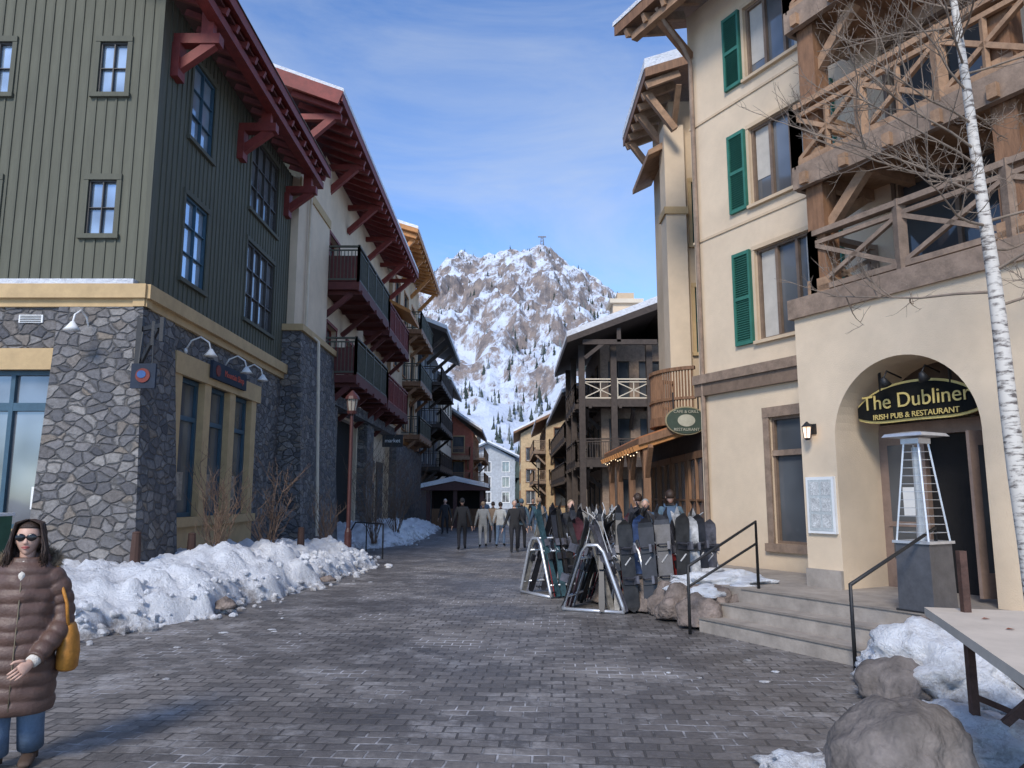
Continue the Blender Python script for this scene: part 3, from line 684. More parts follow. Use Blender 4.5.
for p,q in zip(pts,pts[1:]):
    for z,h_ in ((3.55,.2),(4.05,.06),(4.75,.08)): bl.beam((*p,z),(*q,z),.1,h_,wood)
    for k in range(4):
        x=p[0]+(q[0]-p[0])*k/4; y=p[1]+(q[1]-p[1])*k/4; bl.beam((x,y,3.6),(x,y,4.75),.035,.035,wood)
bl.box(3.9,6,17.6,19.7,3.5,3.6,woodd)
T2.done()
mb=MB(); eb=emis('bulb_warm',(1,.7,.35),2.0)
for i in range(15):
    s=17.4+i*.45; p=fcn.P(s,1.55,2.78-.05*math.sin(i*1.2)); mb.ball(p,.014,eb,6,4)
mb.tube([fcn.P(17.4+i*.45,1.55,2.81-.05*math.sin(i*1.2)) for i in range(15)],.006,blk,4)
mb.obj('string_lights')
mb=MB(); c=V((3.98,17.3,3.5)); 
def disc(mb,c,rx,rz,y,m,th=.04,n_=28):
    mb.rings([[V((c.x+rx*math.cos(2*math.pi*i/n_),y,c.z+rz*math.sin(2*math.pi*i/n_))) for i in range(n_)],[V((c.x+rx*math.cos(2*math.pi*i/n_),y+th,c.z+rz*math.sin(2*math.pi*i/n_))) for i in range(n_)]],m)
disc(mb,c,.48,.33,17.30,M('sign_tan',(.30,.24,.14),.8)); disc(mb,c,.45,.30,17.28,M('sign_dark_green',(.05,.07,.05),.8)); disc(mb,c,.2,.14,17.265,M('sign_cream',(.45,.42,.32)))
mb.beam((3.7,17.32,3.75),(3.7,17.32,4.15),.03,.03,blk); mb.beam((4.27,17.32,3.75),(4.27,17.32,4.15),.03,.03,blk)
e=empty('oval_hanging_sign'); mb.obj('board',e); text('CAFE & GRILL',.095,(3.98,17.27,3.7),(1,0,0),(0,-1,0),M('sign_cream',(.45,.42,.32)),e,'lettering_top'); text('RESTAURANT',.095,(3.98,17.27,3.29),(1,0,0),(0,-1,0),M('sign_cream',(.45,.42,.32)),e,'lettering_bottom')
# ------------------------------------------------------------------ E timber lodge right mid
E=Bld('timber_balcony_lodge'); w=E['walls']; fe=Fr((0,39),(1,0),(0,-1)); fes=Fr((4.6,0),(0,1),(-1,0))
w.box(4.9,14,39.3,47,0,9.6,dark)
oe=[(5+i*1.6,6.1+i*1.6,z,z+1.9) for i in range(4) for z in (.8,3.9,6.9)]
wall(w,fe,4.6,14,0,9.8,oe,woodg); oz=[(40+i*2.4,41.5+i*2.4,z,z+1.9) for i in range(3) for z in (.8,3.9,6.9)]; wall(w,fes,39,47,0,9.8,oz,woodg)
for o in oe: window(E['windows'],fe,o,frm,gld,2,1)
for o in oz: window(E['windows'],fes,o,frm,glm,2,1)
for z,mr_ in ((3.6,woodd),(6.6,stucco3)):
    for F,a_,b_ in ((fe,3.6,8.6),(fes,39.2,46)):
        balc(E['balconies'],F,a_,b_,1.3,z,1.05,mr_ if F is fe else woodd,woodd,'xv' if mr_ is stucco3 else 'v')
for x,y in ((3.5,37.75),(5.1,37.75),(6.9,37.75),(8.5,37.75),(3.4,41.5),(3.4,45.5)): E['posts'].box(x-.15,x+.15,y-.15,y+.15,0,9.4,woodd)
fy=Fr((3.2,0),(0,1),(-1,0))
E['roof'].ext(fy,[(.5,9.3),(.5,9.6),(-4.2,11.4),(-9,9.6),(-9,9.3),(-4.2,11.05)],36.6,47.5,woodd)
E['roof'].ext(fy,[(.5,9.602),(.48,9.9),(-4.2,11.75),(-9,9.9),(-9,9.602),(-4.2,11.402)],36.7,47.4,snow)
E['posts'].beam((3.5,37,9.4),(7.2,37,9.4),.2,.25,woodd); E['posts'].beam((5.3,37,9.4),(5.3,37,10.1),.2,.2,woodd); E['posts'].beam((3.6,37,8.6),(4.6,37,9.4),.15,.18,woodd)
E['chimney'].box(6.0,7.6,44,45.5,10,13.2,stucco); E['chimney'].box(5.8,7.8,43.8,45.7,13.2,13.45,stucco3); E['chimney'].box(6.3,7.3,44.2,45.3,13.45,13.9,stucco2)
E['upper_storey'].box(7.7,14,46,54,9,13.6,stucco3); E['upper_storey'].box(7.5,14.3,45.8,54.3,13.6,13.8,snow)
E.done()
simple('cream_balcony_lodge',4.7,14,50,68,8.3,M('stucco_grey',(.46,.38,.30)),-1,woodd,(1,3.6,6.2),ridge=2.2,caz=woodd,bal=woodd,eave=1.5).done()
# ------------------------------------------------------------------ snow banks
def edge(y):
    return .22+interp([(6,-11),(7.5,-8.3),(9,-6.2),(9.8,-5.55),(11.7,-4.7),(14,-4.35),(17,-3.95),(20,-3.75),(23,-4.6),(25,-5.6),(27,-5.2),(29,-4.2),(36,-4.1),(44,-4.3),(50,-5.5)],y)+.22*SN((0,y),1.1)
mb=MB(); mb.mi(snow)
nx,ny=130,360; X0,X1,Y0,Y1=-15,-3.0,6.2,48
def sh_(x,y):
    e=edge(y)-x+.25*SN((x,y),2.0,3)+.12*SN((x,y),5,8)
    hh=interp([(6,.6),(10,.62),(14,.80),(20,.68),(23,.3),(25,.15),(27,.3),(31,.85),(36,.6),(48,.4)],y)
    h=hh*(.55*sstep(-.02,.35,e)+.45*sstep(.3,1.3,e))
    h*=1-.15*sstep(1.4,2.2,e)
    lump=abs(SN((x,y),2.4,2))
    h+= (.20*SN((x,y),1.0,1)+.22*(lump-.2)+.10*abs(SN((x,y),5.5,5))+.06*SN((x,y),12,6))*sstep(0,.45,e)
    return h-.03 if e>-.05 else -.06
mb.v=[]
for j in range(ny):
    y=Y0+(Y1-Y0)*(j/(ny-1))**1.4
    for i in range(nx):
        x=X1+(X0-X1)*(i/(nx-1))**1.6
        mb.v.append((x,y,sh_(x,y)))
for j in range(ny-1):
    for i in range(nx-1):
        f=(j*nx+i,j*nx+i+1,(j+1)*nx+i+1,(j+1)*nx+i)
        if max(mb.v[k][2] for k in f)>-.02: mb.f.append(f); mb.m.append(0)
mb.obj('snow_bank',smooth=True)
# loose chunks of ploughed snow along the bank foot
mb=MB()
for i in range(420):
    y=8.5+(34-8.5)*R()**1.5; x=edge(y)+random.gauss(-.12,.22); r_=U(.015,.07)*(1 if R()<.85 else 1.7)
    if x>-2.6: continue
    z=max(0,sh_(x,y)); sd=R()*50
    mb.ball((x,y,z+r_*.35),(r_*U(.8,1.4),r_*U(.8,1.4),r_*.8),snow,8,6,lambda p: p*(1+.5*SN(p,18,sd)))
mb.obj('snow_chunks')
def blob(name,c,r,m,amp=.18,sc=1.6,sub=4,seed=1,flat=True,rot=0):
    bm=bmesh.new(); bmesh.ops.create_icosphere(bm,subdivisions=sub,radius=1)
    for v in bm.verts:
        k=v.co.normalized(); d=1+amp*SN(k,sc,seed)*2+amp*.7*SN(k,sc*2.7,seed)+amp*.4*SN(k,sc*6,seed)
        v.co=k*d
        v.co=V((v.co.x*r[0],v.co.y*r[1],v.co.z*r[2]))
        if flat and v.co.z<-.25*r[2]: v.co.z=-.25*r[2]
    me=bpy.data.meshes.new(name); bm.to_mesh(me); bm.free(); me.materials.append(m)
    for p in me.polygons: p.use_smooth=True
    o=bpy.data.objects.new(name,me); o.location=c; o.rotation_euler=(0,0,rot); scene.collection.objects.link(o); return o
blob('boulder',(2.37,4.93,.1),(.45,.42,.42),rockd,.11,1.2,5,5)
blob('boulder',(3.35,7.0,.1),(.3,.3,.25),rockd,.15,1.3,4,9)
blob('snow_pile',(3.95,7.35,.12),(.62,.8,.42),snow,.22,1.8,5,4)
blob('snow_pile',(3.2,5.6,.08),(.5,.6,.2),snow,.2,1.8,5,6)
blob('snow_pile',(1.95,5.15,.02),(.35,.25,.1),snow,.3,2,4,8)
blob('snow_pile',(2.55,4.4,.02),(.5,.2,.12),snow,.3,2,4,12)
rp=[(.35,1.75,.33),(.55,1.35,.42),(.95,1.6,.36),(1.4,1.3,.4),(1.9,1.5,.36),(2.4,1.1,.4),(.3,1.1,.3),(2.9,1.4,.35)]
for i,(s,d,rad) in enumerate(rp):
    p=P(s,d,.12); blob('landscape_rock',p,(rad,rad*.8,rad*.95),rockm,.2,1.3,4,20+i)
    if i%2==0: blob('snow_patch',P(s+.15,d-.25,.42),(rad*.8,rad*.7,.12),snow,.25,2,3,40+i)
for s,d,rx in ((1.0,.7,.7),(2.2,.5,.9),(3.2,.6,.6)): blob('snow_patch',P(s,d,.5),(rx,.5,.14),snow,.25,2,4,int(s*10))
for (x,y,z) in ((-6.4,13.2,.6),(-4.85,17.8,.5),(-6.2,15,.5)):
    mb=MB(); mb.tube([(x,y,z-.3),(x,y,z+.25),(x,y,z+.55)],[.09,.085,.07],M('stump',(.075,.04,.03)),10); mb.ball((x,y,z+.56),(.075,.075,.03),M('stump',(.075,.04,.03)),10,6); mb.obj('wooden_bollard',smooth=False)
blob('landscape_rock',(-4.35,11.9,.12),(.15,.12,.12),rockm,.2,1.5,3,77); blob('landscape_rock',(-3.75,15.9,.1),(.17,.13,.1),rockm,.2,1.5,3,78)
mb=MB(); 
for i in range(26):
    x,y=random.choice([(-3.6,7.5),(-3.9,8.6),(-3.3,12),(-3.1,16),(2.2,8.2),(-4.0,9.4),(-3.4,10.2)]); x+=U(-.7,.7); y+=U(-.6,.6); rx=U(.02,.08); ry=U(.02,.06)
    ring=[(x+rx*math.cos(a)*U(.5,1.2),y+ry*math.sin(a)*U(.5,1.2)) for a in [k*math.pi/6 for k in range(12)]]
    mb.rings([[V((p[0],p[1],.002)) for p in ring],[V((x+(p[0]-x)*.7,y+(p[1]-y)*.7,.012)) for p in ring]],snow)
mb.obj('slush_patches',smooth=True)
twig=M('twig_brown',(.17,.11,.075),.8,.3,10)
def shrub(name,x,y,z,h,wd,nst=12,m=twig):
    mb=MB()
    def br(p,d,L,r,lev):
        q=[p]; cur=p.copy(); dd=d.copy()
        for i in range(4): dd=(dd+V((U(-.25,.25),U(-.25,.25),U(-.05,.25)))).normalized(); cur=cur+dd*L/4; q.append(cur.copy())
        mb.tube(q,[r*(1-.7*i/4)+.0018 for i in range(5)],m,4 if lev==0 else 3,False)
        if lev<2:
            for i in range(5 if lev==0 else 4):
                k=random.randrange(1,5); br(q[k].copy(),(dd*.6+V((U(-1,1),U(-1,1),U(-.1,.9))).normalized()*.75).normalized(),L*U(.3,.5),r*.5,lev+1)
    for i in range(nst):
        a=U(0,6.28); br(V((x+U(-.1,.1),y+U(-.1,.1),z-.15)),V((math.cos(a)*wd*U(.2,.9),math.sin(a)*wd*U(.2,.9),h)).normalized(),h*U(.7,1.05),.012,0)
    mb.obj(name)
shrub('bare_shrub',-5.9,15.4,.6,1.6,.7,12); shrub('bare_shrub',-5.3,16.9,.6,1.5,.7,10); shrub('bare_shrub',-4.9,27.5,.3,2.8,1.3,18); shrub('bare_shrub',-4.5,30,.5,2.6,1.2,18)
shrub('bare_shrub',-4.9,20.5,.5,1.3,.6,8)
# ------------------------------------------------------------------ aspen
def mkbark():
    m,t,b=nt('aspen_bark'); L=t.links
    tc=N(t,'ShaderNodeTexCoord'); mp=N(t,'ShaderNodeMapping'); mp.inputs['Scale'].default_value=(1.6,1.6,6); L.new(tc.outputs['Object'],mp.inputs[0])
    n_=N(t,'ShaderNodeTexNoise',Scale=4.0,Detail=5.0,Roughness=.65); L.new(mp.outputs[0],n_.inputs['Vector'])
    r=ramp(t,.38,.50,(.12,.10,.09,1),(.60,.56,.50,1)); L.new(n_.outputs[0],r.inputs[0]); L.new(r.outputs[0],b.inputs['Base Color'])
    bp=N(t,'ShaderNodeBump',Strength=.5,Distance=.01); L.new(n_.outputs[0],bp.inputs['Height']); L.new(bp.outputs[0],b.inputs['Normal']); b.inputs['Roughness'].default_value=.75; return m
bark=mkbark(); twg=M('aspen_twig',(.24,.185,.14),.8,.2,10)
def aspen(name,x,y,z0,h,r0,seed,lim=30,lean=(0,0)):
    random.seed(seed); mb=MB(); pts=[];rad=[]
    for i in range(15):
        t=i/14; pts.append(V((x+lean[0]*t+.07*SN((t*3,seed),1.4),y+lean[1]*t+.05*SN((t*3,seed+9),1.4),z0-.2+h*t))); rad.append(r0*(1-t)**1.05+.012+(.04*(1-t*12) if t<.08 else 0))
    mb.tube(pts,rad,bark,14)
    def branch(p,d,L,r,lev):
        n_=5; q=[p]; cur=p.copy(); dd=d.copy()
        for i in range(n_):
            dd=(dd+V((U(-.22,.22),U(-.22,.22),U(-.12,.22)))).normalized(); cur=cur+dd*(L/n_); q.append(cur.copy())
        mb.tube(q,[r*(1-.75*i/n_)+.0009 for i in range(n_+1)],twg,6 if lev==0 else (4 if lev==1 else 3),False)
        if lev<3:
            k=(9,5,2)[lev]
            for i in range(k):
                t=U(.2,1); idx=min(n_-1,int(t*n_)); b=q[idx].lerp(q[idx+1],R())
                s=V((U(-1,1),U(-1,1),U(-.5,1))).normalized(); nd=(dd*.6+s*.7).normalized()
                branch(b,nd,L*U(.28,.5),r*(.45 if lev<1 else .5),lev+1)
    for i in range(lim):
        t=.38+.6*(i+R())/lim; k=min(13,int(t*14)); p=pts[k].lerp(pts[k+1],t*14-k)
        a=2.4*i+U(-.5,.5)
        if R()<.4: a=math.pi+U(-.8,.8)
        L=(2.0*(1.1-t)+.3)*U(.65,1.25)
        branch(p,V((math.cos(a),math.sin(a),U(-.05,.6))).normalized(),L,.014*(1.2-t)+.004,0)
    mb.obj(name,smooth=True); random.seed(seed+100)
aspen('aspen_tree',4.62,6.9,.3,8.8,.088,11,30,(-.2,.1))
# ------------------------------------------------------------------ foreground table
e=empty('outdoor_table'); mb=MB(); tt=M('table_top',(.58,.50,.41),.7,.12,2,.2)
A_=V((3.02,5.75,0));B_=V((2.28,3.5,0)); dx=V((1.1,-.36,0))
z0,z1=.90,.96
mb.box8([A_+V((0,0,z0)),B_+V((0,0,z0)),B_+dx+V((0,0,z0)),A_+dx+V((0,0,z0)),A_+V((0,0,z1)),B_+V((0,0,z1)),B_+dx+V((0,0,z1)),A_+dx+V((0,0,z1))],tt)
mb.obj('top',e); mb=MB()
for t in (.12,.42):
    c=A_.lerp(B_,t); p=c+dx*.1; q=c+dx*.9
    mb.beam(p+V((0,0,.9)),q+V((0,0,0)),.05,.05,rust); mb.beam(q+V((0,0,.9)),p+V((0,0,0)),.05,.049,rust)
c=A_.lerp(B_,.12)+dx*.12; c2=A_.lerp(B_,.42)+dx*.12
mb.beam(c+V((0,0,.87)),c2+V((0,0,.87)),.05,.05,rust); mb.beam(c+dx*.35+V((0,0,.45)),c2+dx*.35+V((0,0,.45)),.04,.04,rust); mb.obj('legs',e)
lf=MB()
for i in range(6):
    p=A_.lerp(B_,U(.1,.8))+dx*U(.1,.8)+V((0,0,.965)); s=.03; lf.face([p+V((-s,0,0)),p+V((0,s*.6,.006)),p+V((s,0,.0)),p+V((0,-s*.6,.004))],M('dead_leaf',(.25,.07,.03)))
lf.obj('dead_leaves',e)
mb=MB(); mb.beam((3.18,5.5,0),(3.18,5.5,1.38),.05,.05,rust); mb.beam((3.18,5.5,.4),(3.9,5.6,.1),.04,.04,rust); mb.obj('rusty_post')
# ------------------------------------------------------------------ lamps, signs on left
mb=MB(); x,y=-4.15,19.6
lg=M('lamp_glass',(.40,.36,.30),.3)
mb.tube([(x,y,0),(x,y,.9),(x,y,1.0),(x,y,3.9)],[.10,.09,.055,.045],redm,10); mb.tube([(x,y,3.9),(x,y,3.98)],[.12,.14],redm,10); mb.tube([(x,y,3.98),(x,y,4.28)],[.10,.15],lg,8); mb.tube([(x,y,4.28),(x,y,4.36),(x,y,4.52)],[.2,.17,.02],redm,10)
for i in range(8):
    a=i*math.pi/4; mb.beam((x+.10*math.cos(a),y+.1*math.sin(a),3.98),(x+.15*math.cos(a),y+.15*math.sin(a),4.28),.014,.014,redm)
mb.obj('street_lamp')
for (x,y) in ((1.9,55),(-2.6,62)):
    mb=MB(); mb.tube([(x,y,0),(x,y,.8),(x,y,3.9)],[.12,.06,.05],blk,8); mb.tube([(x,y,3.9),(x,y,4.3)],[.12,.2],lg,8); mb.tube([(x,y,4.3),(x,y,4.6)],[.24,.02],blk,8); mb.obj('street_lamp')
def goose(F,s,d,z,out=.55):
    mb=MB(); pts=[F.P(s,d,z),F.P(s,d+.12,z+.22),F.P(s,d+.32,z+.3),F.P(s,d+out-.05,z+.18),F.P(s,d+out,z)]
    mb.tube(pts,.018,whitep,8); mb.tube([F.P(s,d,z),F.P(s,d+.03,z)],.06,whitep,10); mb.tube([F.P(s,d+out,z+.04),F.P(s,d+out,z-.05),F.P(s,d+out,z-.12)],[.03,.09,.15],whitep,12); mb.obj('gooseneck_lamp',smooth=True)
goose(FF,-7.9,.1,4.85); goose(FS,15.9,.04,4.85); goose(FS,18.1,.04,4.85); goose(FS,19.3,.04,4.85)
e=empty('projecting_sign'); mb=MB(); 
mb.box(-6.93,-6.83,13.72,13.82,3.9,5.05,blk); mb.beam((-6.9,13.82,4.85),(-6.35,13.5,4.85),.06,.08,blk); mb.beam((-6.9,13.82,4.1),(-6.45,13.55,4.8),.05,.07,blk); mb.beam((-6.35,13.5,5.0),(-6.35,13.5,4.55),.07,.07,blk); mb.beam((-6.55,13.6,4.95),(-6.55,13.6,4.5),.06,.06,blk)
mb.box(-6.86,-6.42,13.5,13.56,3.7,4.15,M('sign_navy',(.02,.03,.05))); mb.beam((-6.75,13.53,4.15),(-6.75,13.6,4.75),.02,.02,blk); mb.beam((-6.5,13.53,4.15),(-6.5,13.5,4.75),.02,.02,blk)
c=V((-6.64,0,3.93)); disc(mb,c,.13,.13,13.48,M('sign_red',(.20,.045,.035)),.015); disc(mb,c+V((-.02,.0,.02)),.08,.07,13.47,M('sign_blue',(.05,.12,.3)),.012)
mb.obj('sign_panel',e)
e=empty('shop_sign'); mb=MB(); mb.fb(FS,17.0,19.2,.15,.22,4.45,4.85,M('sign_navy',(.02,.03,.05))); mb.tube([FS.P(17.3,.22,4.65),FS.P(17.3,.24,4.65)],.13,M('sign_red',(.20,.045,.035)),14); mb.obj('board',e)
text('Mountain Shop',.21,FS.P(18.35,.225,4.65),(0,1,0),(1,0,0),M('sign_red_text',(.5,.1,.07)),e)
e=empty('market_sign'); mb=MB(); mb.box(-6.3,-5.3,36.9,37,4.2,4.8,blk); mb.obj('board',e); text('market',.26,(-5.8,36.89,4.5),(1,0,0),(0,-1,0),whitep,e)
mb=MB(); mb.fb(FF,-9.25,-8.8,.06,.09,5.0,5.15,whitep)
for k in range(4): mb.fb(FF,-9.22,-8.83,.09,.1,5.015+k*.034,5.03+k*.034,frm)
mb.obj('wall_vent')
ug=M('utility_green',(.03,.09,.06))
mb=MB(); mb.box(-8.95,-8.55,12.8,13.2,.6,1.45,ug); mb.box(-8.98,-8.52,12.77,13.23,1.45,1.5,snow); mb.box(-8.9,-8.6,12.78,12.8,.9,1.3,ug); mb.obj('utility_box')
mb=MB(); mb.box(-8.68,-8.48,13.86,13.9,1.55,1.95,whitep); mb.box(-8.62,-8.54,13.84,13.86,1.6,1.82,blk); mb.ball((-8.58,13.85,1.87),.025,blk,8,6); mb.obj('pedestrian_notice')
mb=MB(); mb.tube([(-3.75,22.5,0),(-3.75,22.5,1.0),(-4.9,24.2,1.0),(-5.2,24.6,.6)],.025,blk,8); mb.tube([(-4.4,23.4,0),(-4.4,23.4,1.0)],.02,blk,8); mb.obj('handrail')
# ------------------------------------------------------------------ ski racks, skis, boards
def rackf(x,y,rot,L=1.7):
    e=empty('ski_rack',(x,y,0)); e.rotation_euler=(0,0,rot); mb=MB()
    for sx_ in (-L/2,L/2):
        pts=[(sx_,-.5,.03),(sx_,-.47,.12),(sx_,-.18,.92),(sx_,-.09,1.02),(sx_,.09,1.02),(sx_,.18,.92),(sx_,.47,.12),(sx_,.5,.03)]
        mb.tube(pts,.028,steel,10); mb.tube([(sx_,-.5,.03),(sx_,.5,.03)],.028,steel,8)
    for y_,z_ in ((-.22,.8),(.22,.8),(-.43,.22),(.43,.22),(0,1.02)): mb.tube([(-L/2,y_,z_),(L/2,y_,z_)],.02,steel,8)
    k=-L/2+.12
    while k<L/2:
        for sg_ in(-1,1): mb.tube([(k,sg_*.22,.8),(k,sg_*.32,.86),(k,sg_*.36,.82)],.008,steel,5)
        k+=.14
    mb.obj('frame',e,True); return e
cols=[(.28,.03,.03),(.02,.02,.025),(.50,.50,.50),(.03,.06,.16),(.04,.09,.11),(.03,.03,.03),(.09,.03,.04),(.05,.05,.06),(.28,.26,.23),(.10,.10,.12)]
skm=[M('ski_%d'%i,c,.4,.6,7,.05,spec=.4) for i,c in enumerate(cols)]
def orient(td,tilt,roll,base):
    z=V((math.sin(tilt)*td[0],math.sin(tilt)*td[1],math.cos(tilt))).normalized()
    x=V((math.cos(roll),math.sin(roll),0)); x=(x-z*x.dot(z)).normalized(); y=z.cross(x)
    return Matrix(((x.x,y.x,z.x,base[0]),(x.y,y.y,z.y,base[1]),(x.z,y.z,z.z,base[2]),(0,0,0,1)))
def ski(base,td,tilt,L,ci,roll):
    mb=MB(); c2=random.choice([1,5,2,7,ci])
    for off in (-.025,.03):
        rs=[];Nn=14
        for i in range(Nn+1):
            t=i/Nn; z=L*t; wd=(.052-.014*math.sin(math.pi*min(1,t*1.05)))
            if t>.93: wd*=max(.12,1-((t-.93)/.07)**2)
            if t<.02: wd*=.7
            bend=(.10*((t-.86)/.14)**2 if t>.86 else 0)*(1 if off>0 else -1)
            yy=off+bend*1.0; th=.006
            rs.append([V((-wd,yy-th,z)),V((wd,yy-th,z)),V((wd,yy+th,z)),V((-wd,yy+th,z))])
        mb.rings(rs[:9],skm[ci]); mb.rings(rs[8:],skm[c2])
        s=1 if off>0 else -1
        for zc in (.62,.86): mb.box(-.035,.035,min(off+s*.006,off+s*.06),max(off+s*.006,off+s*.06),zc*L*.62,zc*L*.62+.12,skm[1] if zc<.7 else skm[9])
    o=mb.obj('skis'); o.matrix_world=orient(td,tilt,roll,base); return o
def board(base,td,tilt,L,ci,roll):
    mb=MB(); rs=[];Nn=20
    for i in range(Nn+1):
        t=i/Nn; e_=abs(2*t-1); wd=.13-.015*math.cos((t-.5)*math.pi)
        if e_>.78: wd*=math.sqrt(max(.01,1-((e_-.78)/.22)**2))
        yy=.05*max(0,(e_-.8)/.2)**2; rs.append([V((-wd,-yy-.006,L*t)),V((wd,-yy-.006,L*t)),V((wd,-yy+.006,L*t)),V((-wd,-yy+.006,L*t))])
    mb.rings(rs,skm[ci])
    for zc in (.33,.66):
        mb.box(-.1,.1,-.03,-.008,L*zc-.06,L*zc+.06,skm[1]); mb.box(.06,.1,-.16,-.03,L*zc-.06,L*zc+.06,skm[9]); mb.tube([(-.1,-.02,L*zc+.03),(-.06,-.1,L*zc+.03),(.04,-.1,L*zc+.03),(.09,-.03,L*zc+.03)],.012,skm[7],6)
    mb.tube([(-.05,-.012,L*.5),(.05,-.012,L*.58)],.012,skm[2],6)
    o=mb.obj('snowboard'); o.matrix_world=orient(td,tilt,roll,base)
def poles(base,td,tilt,L=1.2):
    mb=MB()
    for k in (-.03,.04):
        mb.tube([(k,0,0),(k,0,L-.12)],.009,skm[random.choice([0,1,2,8])],6); mb.tube([(k,0,L-.12),(k,0,L)],.017,skm[1],8); mb.tube([(k,0,.07),(k,0,.085)],[.045,.03],skm[1],8)
    o=mb.obj('ski_poles'); o.matrix_world=orient(td,tilt,U(0,3),base)
random.seed(5)
racks=[(1.15,14.6,.55),(1.6,12.9,1.15),(2.6,12.9,.6),(1.9,16.0,.3)]
for (x,y,ro) in racks:
    rackf(x,y,ro)
    M2=Matrix.Rotation(ro,3,'Z')
    for sd in (-1,1):
        k=-.8
        while k<.82:
            b=M2@V((k,sd*.5,0))+V((x,y,.03)); td=M2@V((U(-.4,.4),-sd,0)); td.normalize(); tl=math.atan2(.28,.8)*U(.8,1.15)
            q=R()
            if q<.50: ski(b,td,tl,U(1.45,1.72),random.choice([0,1,1,1,2,3,4,5,5,6,7,7,8,9]),ro+U(-.5,.5)); k+=U(.11,.19)
            elif q<.68: board(b,td,tl,U(1.35,1.5),random.choice([1,5,7,9,3,6]),ro+U(-.25,.25)+(0 if sd<0 else math.pi)); k+=U(.2,.3)
            else: poles(b,td,tl,U(1.1,1.3)); k+=U(.08,.14)
for x,y,tl,ci in ((2.15,11.95,.2,1),(2.42,12.05,.25,7),(2.66,12.1,.17,5),(2.9,12.3,.2,2),(1.85,12.0,.22,5),(3.12,12.6,.15,1),(3.3,12.9,.15,9),(2.05,12.3,.1,3)):
    board((x,y,.02),(U(-.3,.3),1,0),tl,U(1.38,1.54),ci,U(-.5,.5))
for i in range(4): ski((1.7+U(-.4,.5),12.05+U(-.2,.3),.02),(U(-.8,.8),1,0),U(.15,.35),1.65,random.choice([0,2,8,1]),U(-.5,.5))
# ------------------------------------------------------------------ people
skin=M('skin',(.58,.36,.27),.5,.06,10,.1,80); hairb=M('hair_brown',(.045,.026,.018),.45,.3,20,.5,90,stretch=(4,4,.5)); jeans=M('denim',(.13,.19,.28),.85,.25,8,.4,120)
def hand(mb,w,dirv,side,fwd,sc=1.0,mat=None,curl=.35):
    mat=mat or skin; d=V(dirv).normalized(); s=V(side); s=(s-d*s.dot(d)).normalized(); n_=d.cross(s)
    if n_.dot(V(fwd))<0: n_=-n_
    w=V(w); L=.095*sc
    rs=[]
    for t,wd,th in ((-.1,.027,.02),(.2,.036,.017),(.6,.042,.015),(1,.040,.012)):
        c=w+d*L*t; rs.append([c+s*wd*sc*math.cos(a)+n_*th*sc*math.sin(a) for a in [2*math.pi*i/10 for i in range(10)]])
    mb.rings(rs,mat)
    for i,(o,fl) in enumerate(((.030,.072),(.010,.082),(-.011,.076),(-.030,.058))):
        b=w+d*L*.93+s*o*sc; p=[b]; dd=d.copy()
        for k in range(3):
            dd=(dd+n_*curl*(.6+.3*k)).normalized(); p.append(p[-1]+dd*fl*sc*(.42,.33,.25)[k])
        mb.tube(p,[.0095*sc,.009*sc,.008*sc,.0055*sc],mat,7)
    b=w+d*L*.25+s*.032*sc; td=(s*.75+d*.7+n_*.25).normalized(); p=[b,b+td*.035*sc,b+td*.035*sc+(td+d*.6+n_*.2).normalized()*.03*sc]; p.append(p[-1]+(d+n_*.4).normalized()*.024*sc)
    mb.tube(p,[.014*sc,.0115*sc,.010*sc,.007*sc],mat,7)
def skinned(verts,edges,root):
    me=bpy.data.meshes.new('sk'); names=list(verts); me.from_pydata([verts[k][0] for k in names],[(names.index(a),names.index(b)) for a,b in edges],[])
    o=bpy.data.objects.new('sk',me); scene.collection.objects.link(o)
    md=o.modifiers.new('s','SKIN'); md.use_smooth_shade=True
    for i,k in enumerate(names):
        r=verts[k][1]; me.skin_vertices[0].data[i].radius=(r if hasattr(r,'__len__') else (r,r)); me.skin_vertices[0].data[i].use_root=(k==root)
    sb=o.modifiers.new('b','SUBSURF'); sb.levels=2; sb.render_levels=2
    dg=bpy.context.evaluated_depsgraph_get(); dg.update()
    nm=bpy.data.meshes.new_from_object(o.evaluated_get(dg)); bpy.data.objects.remove(o); return nm
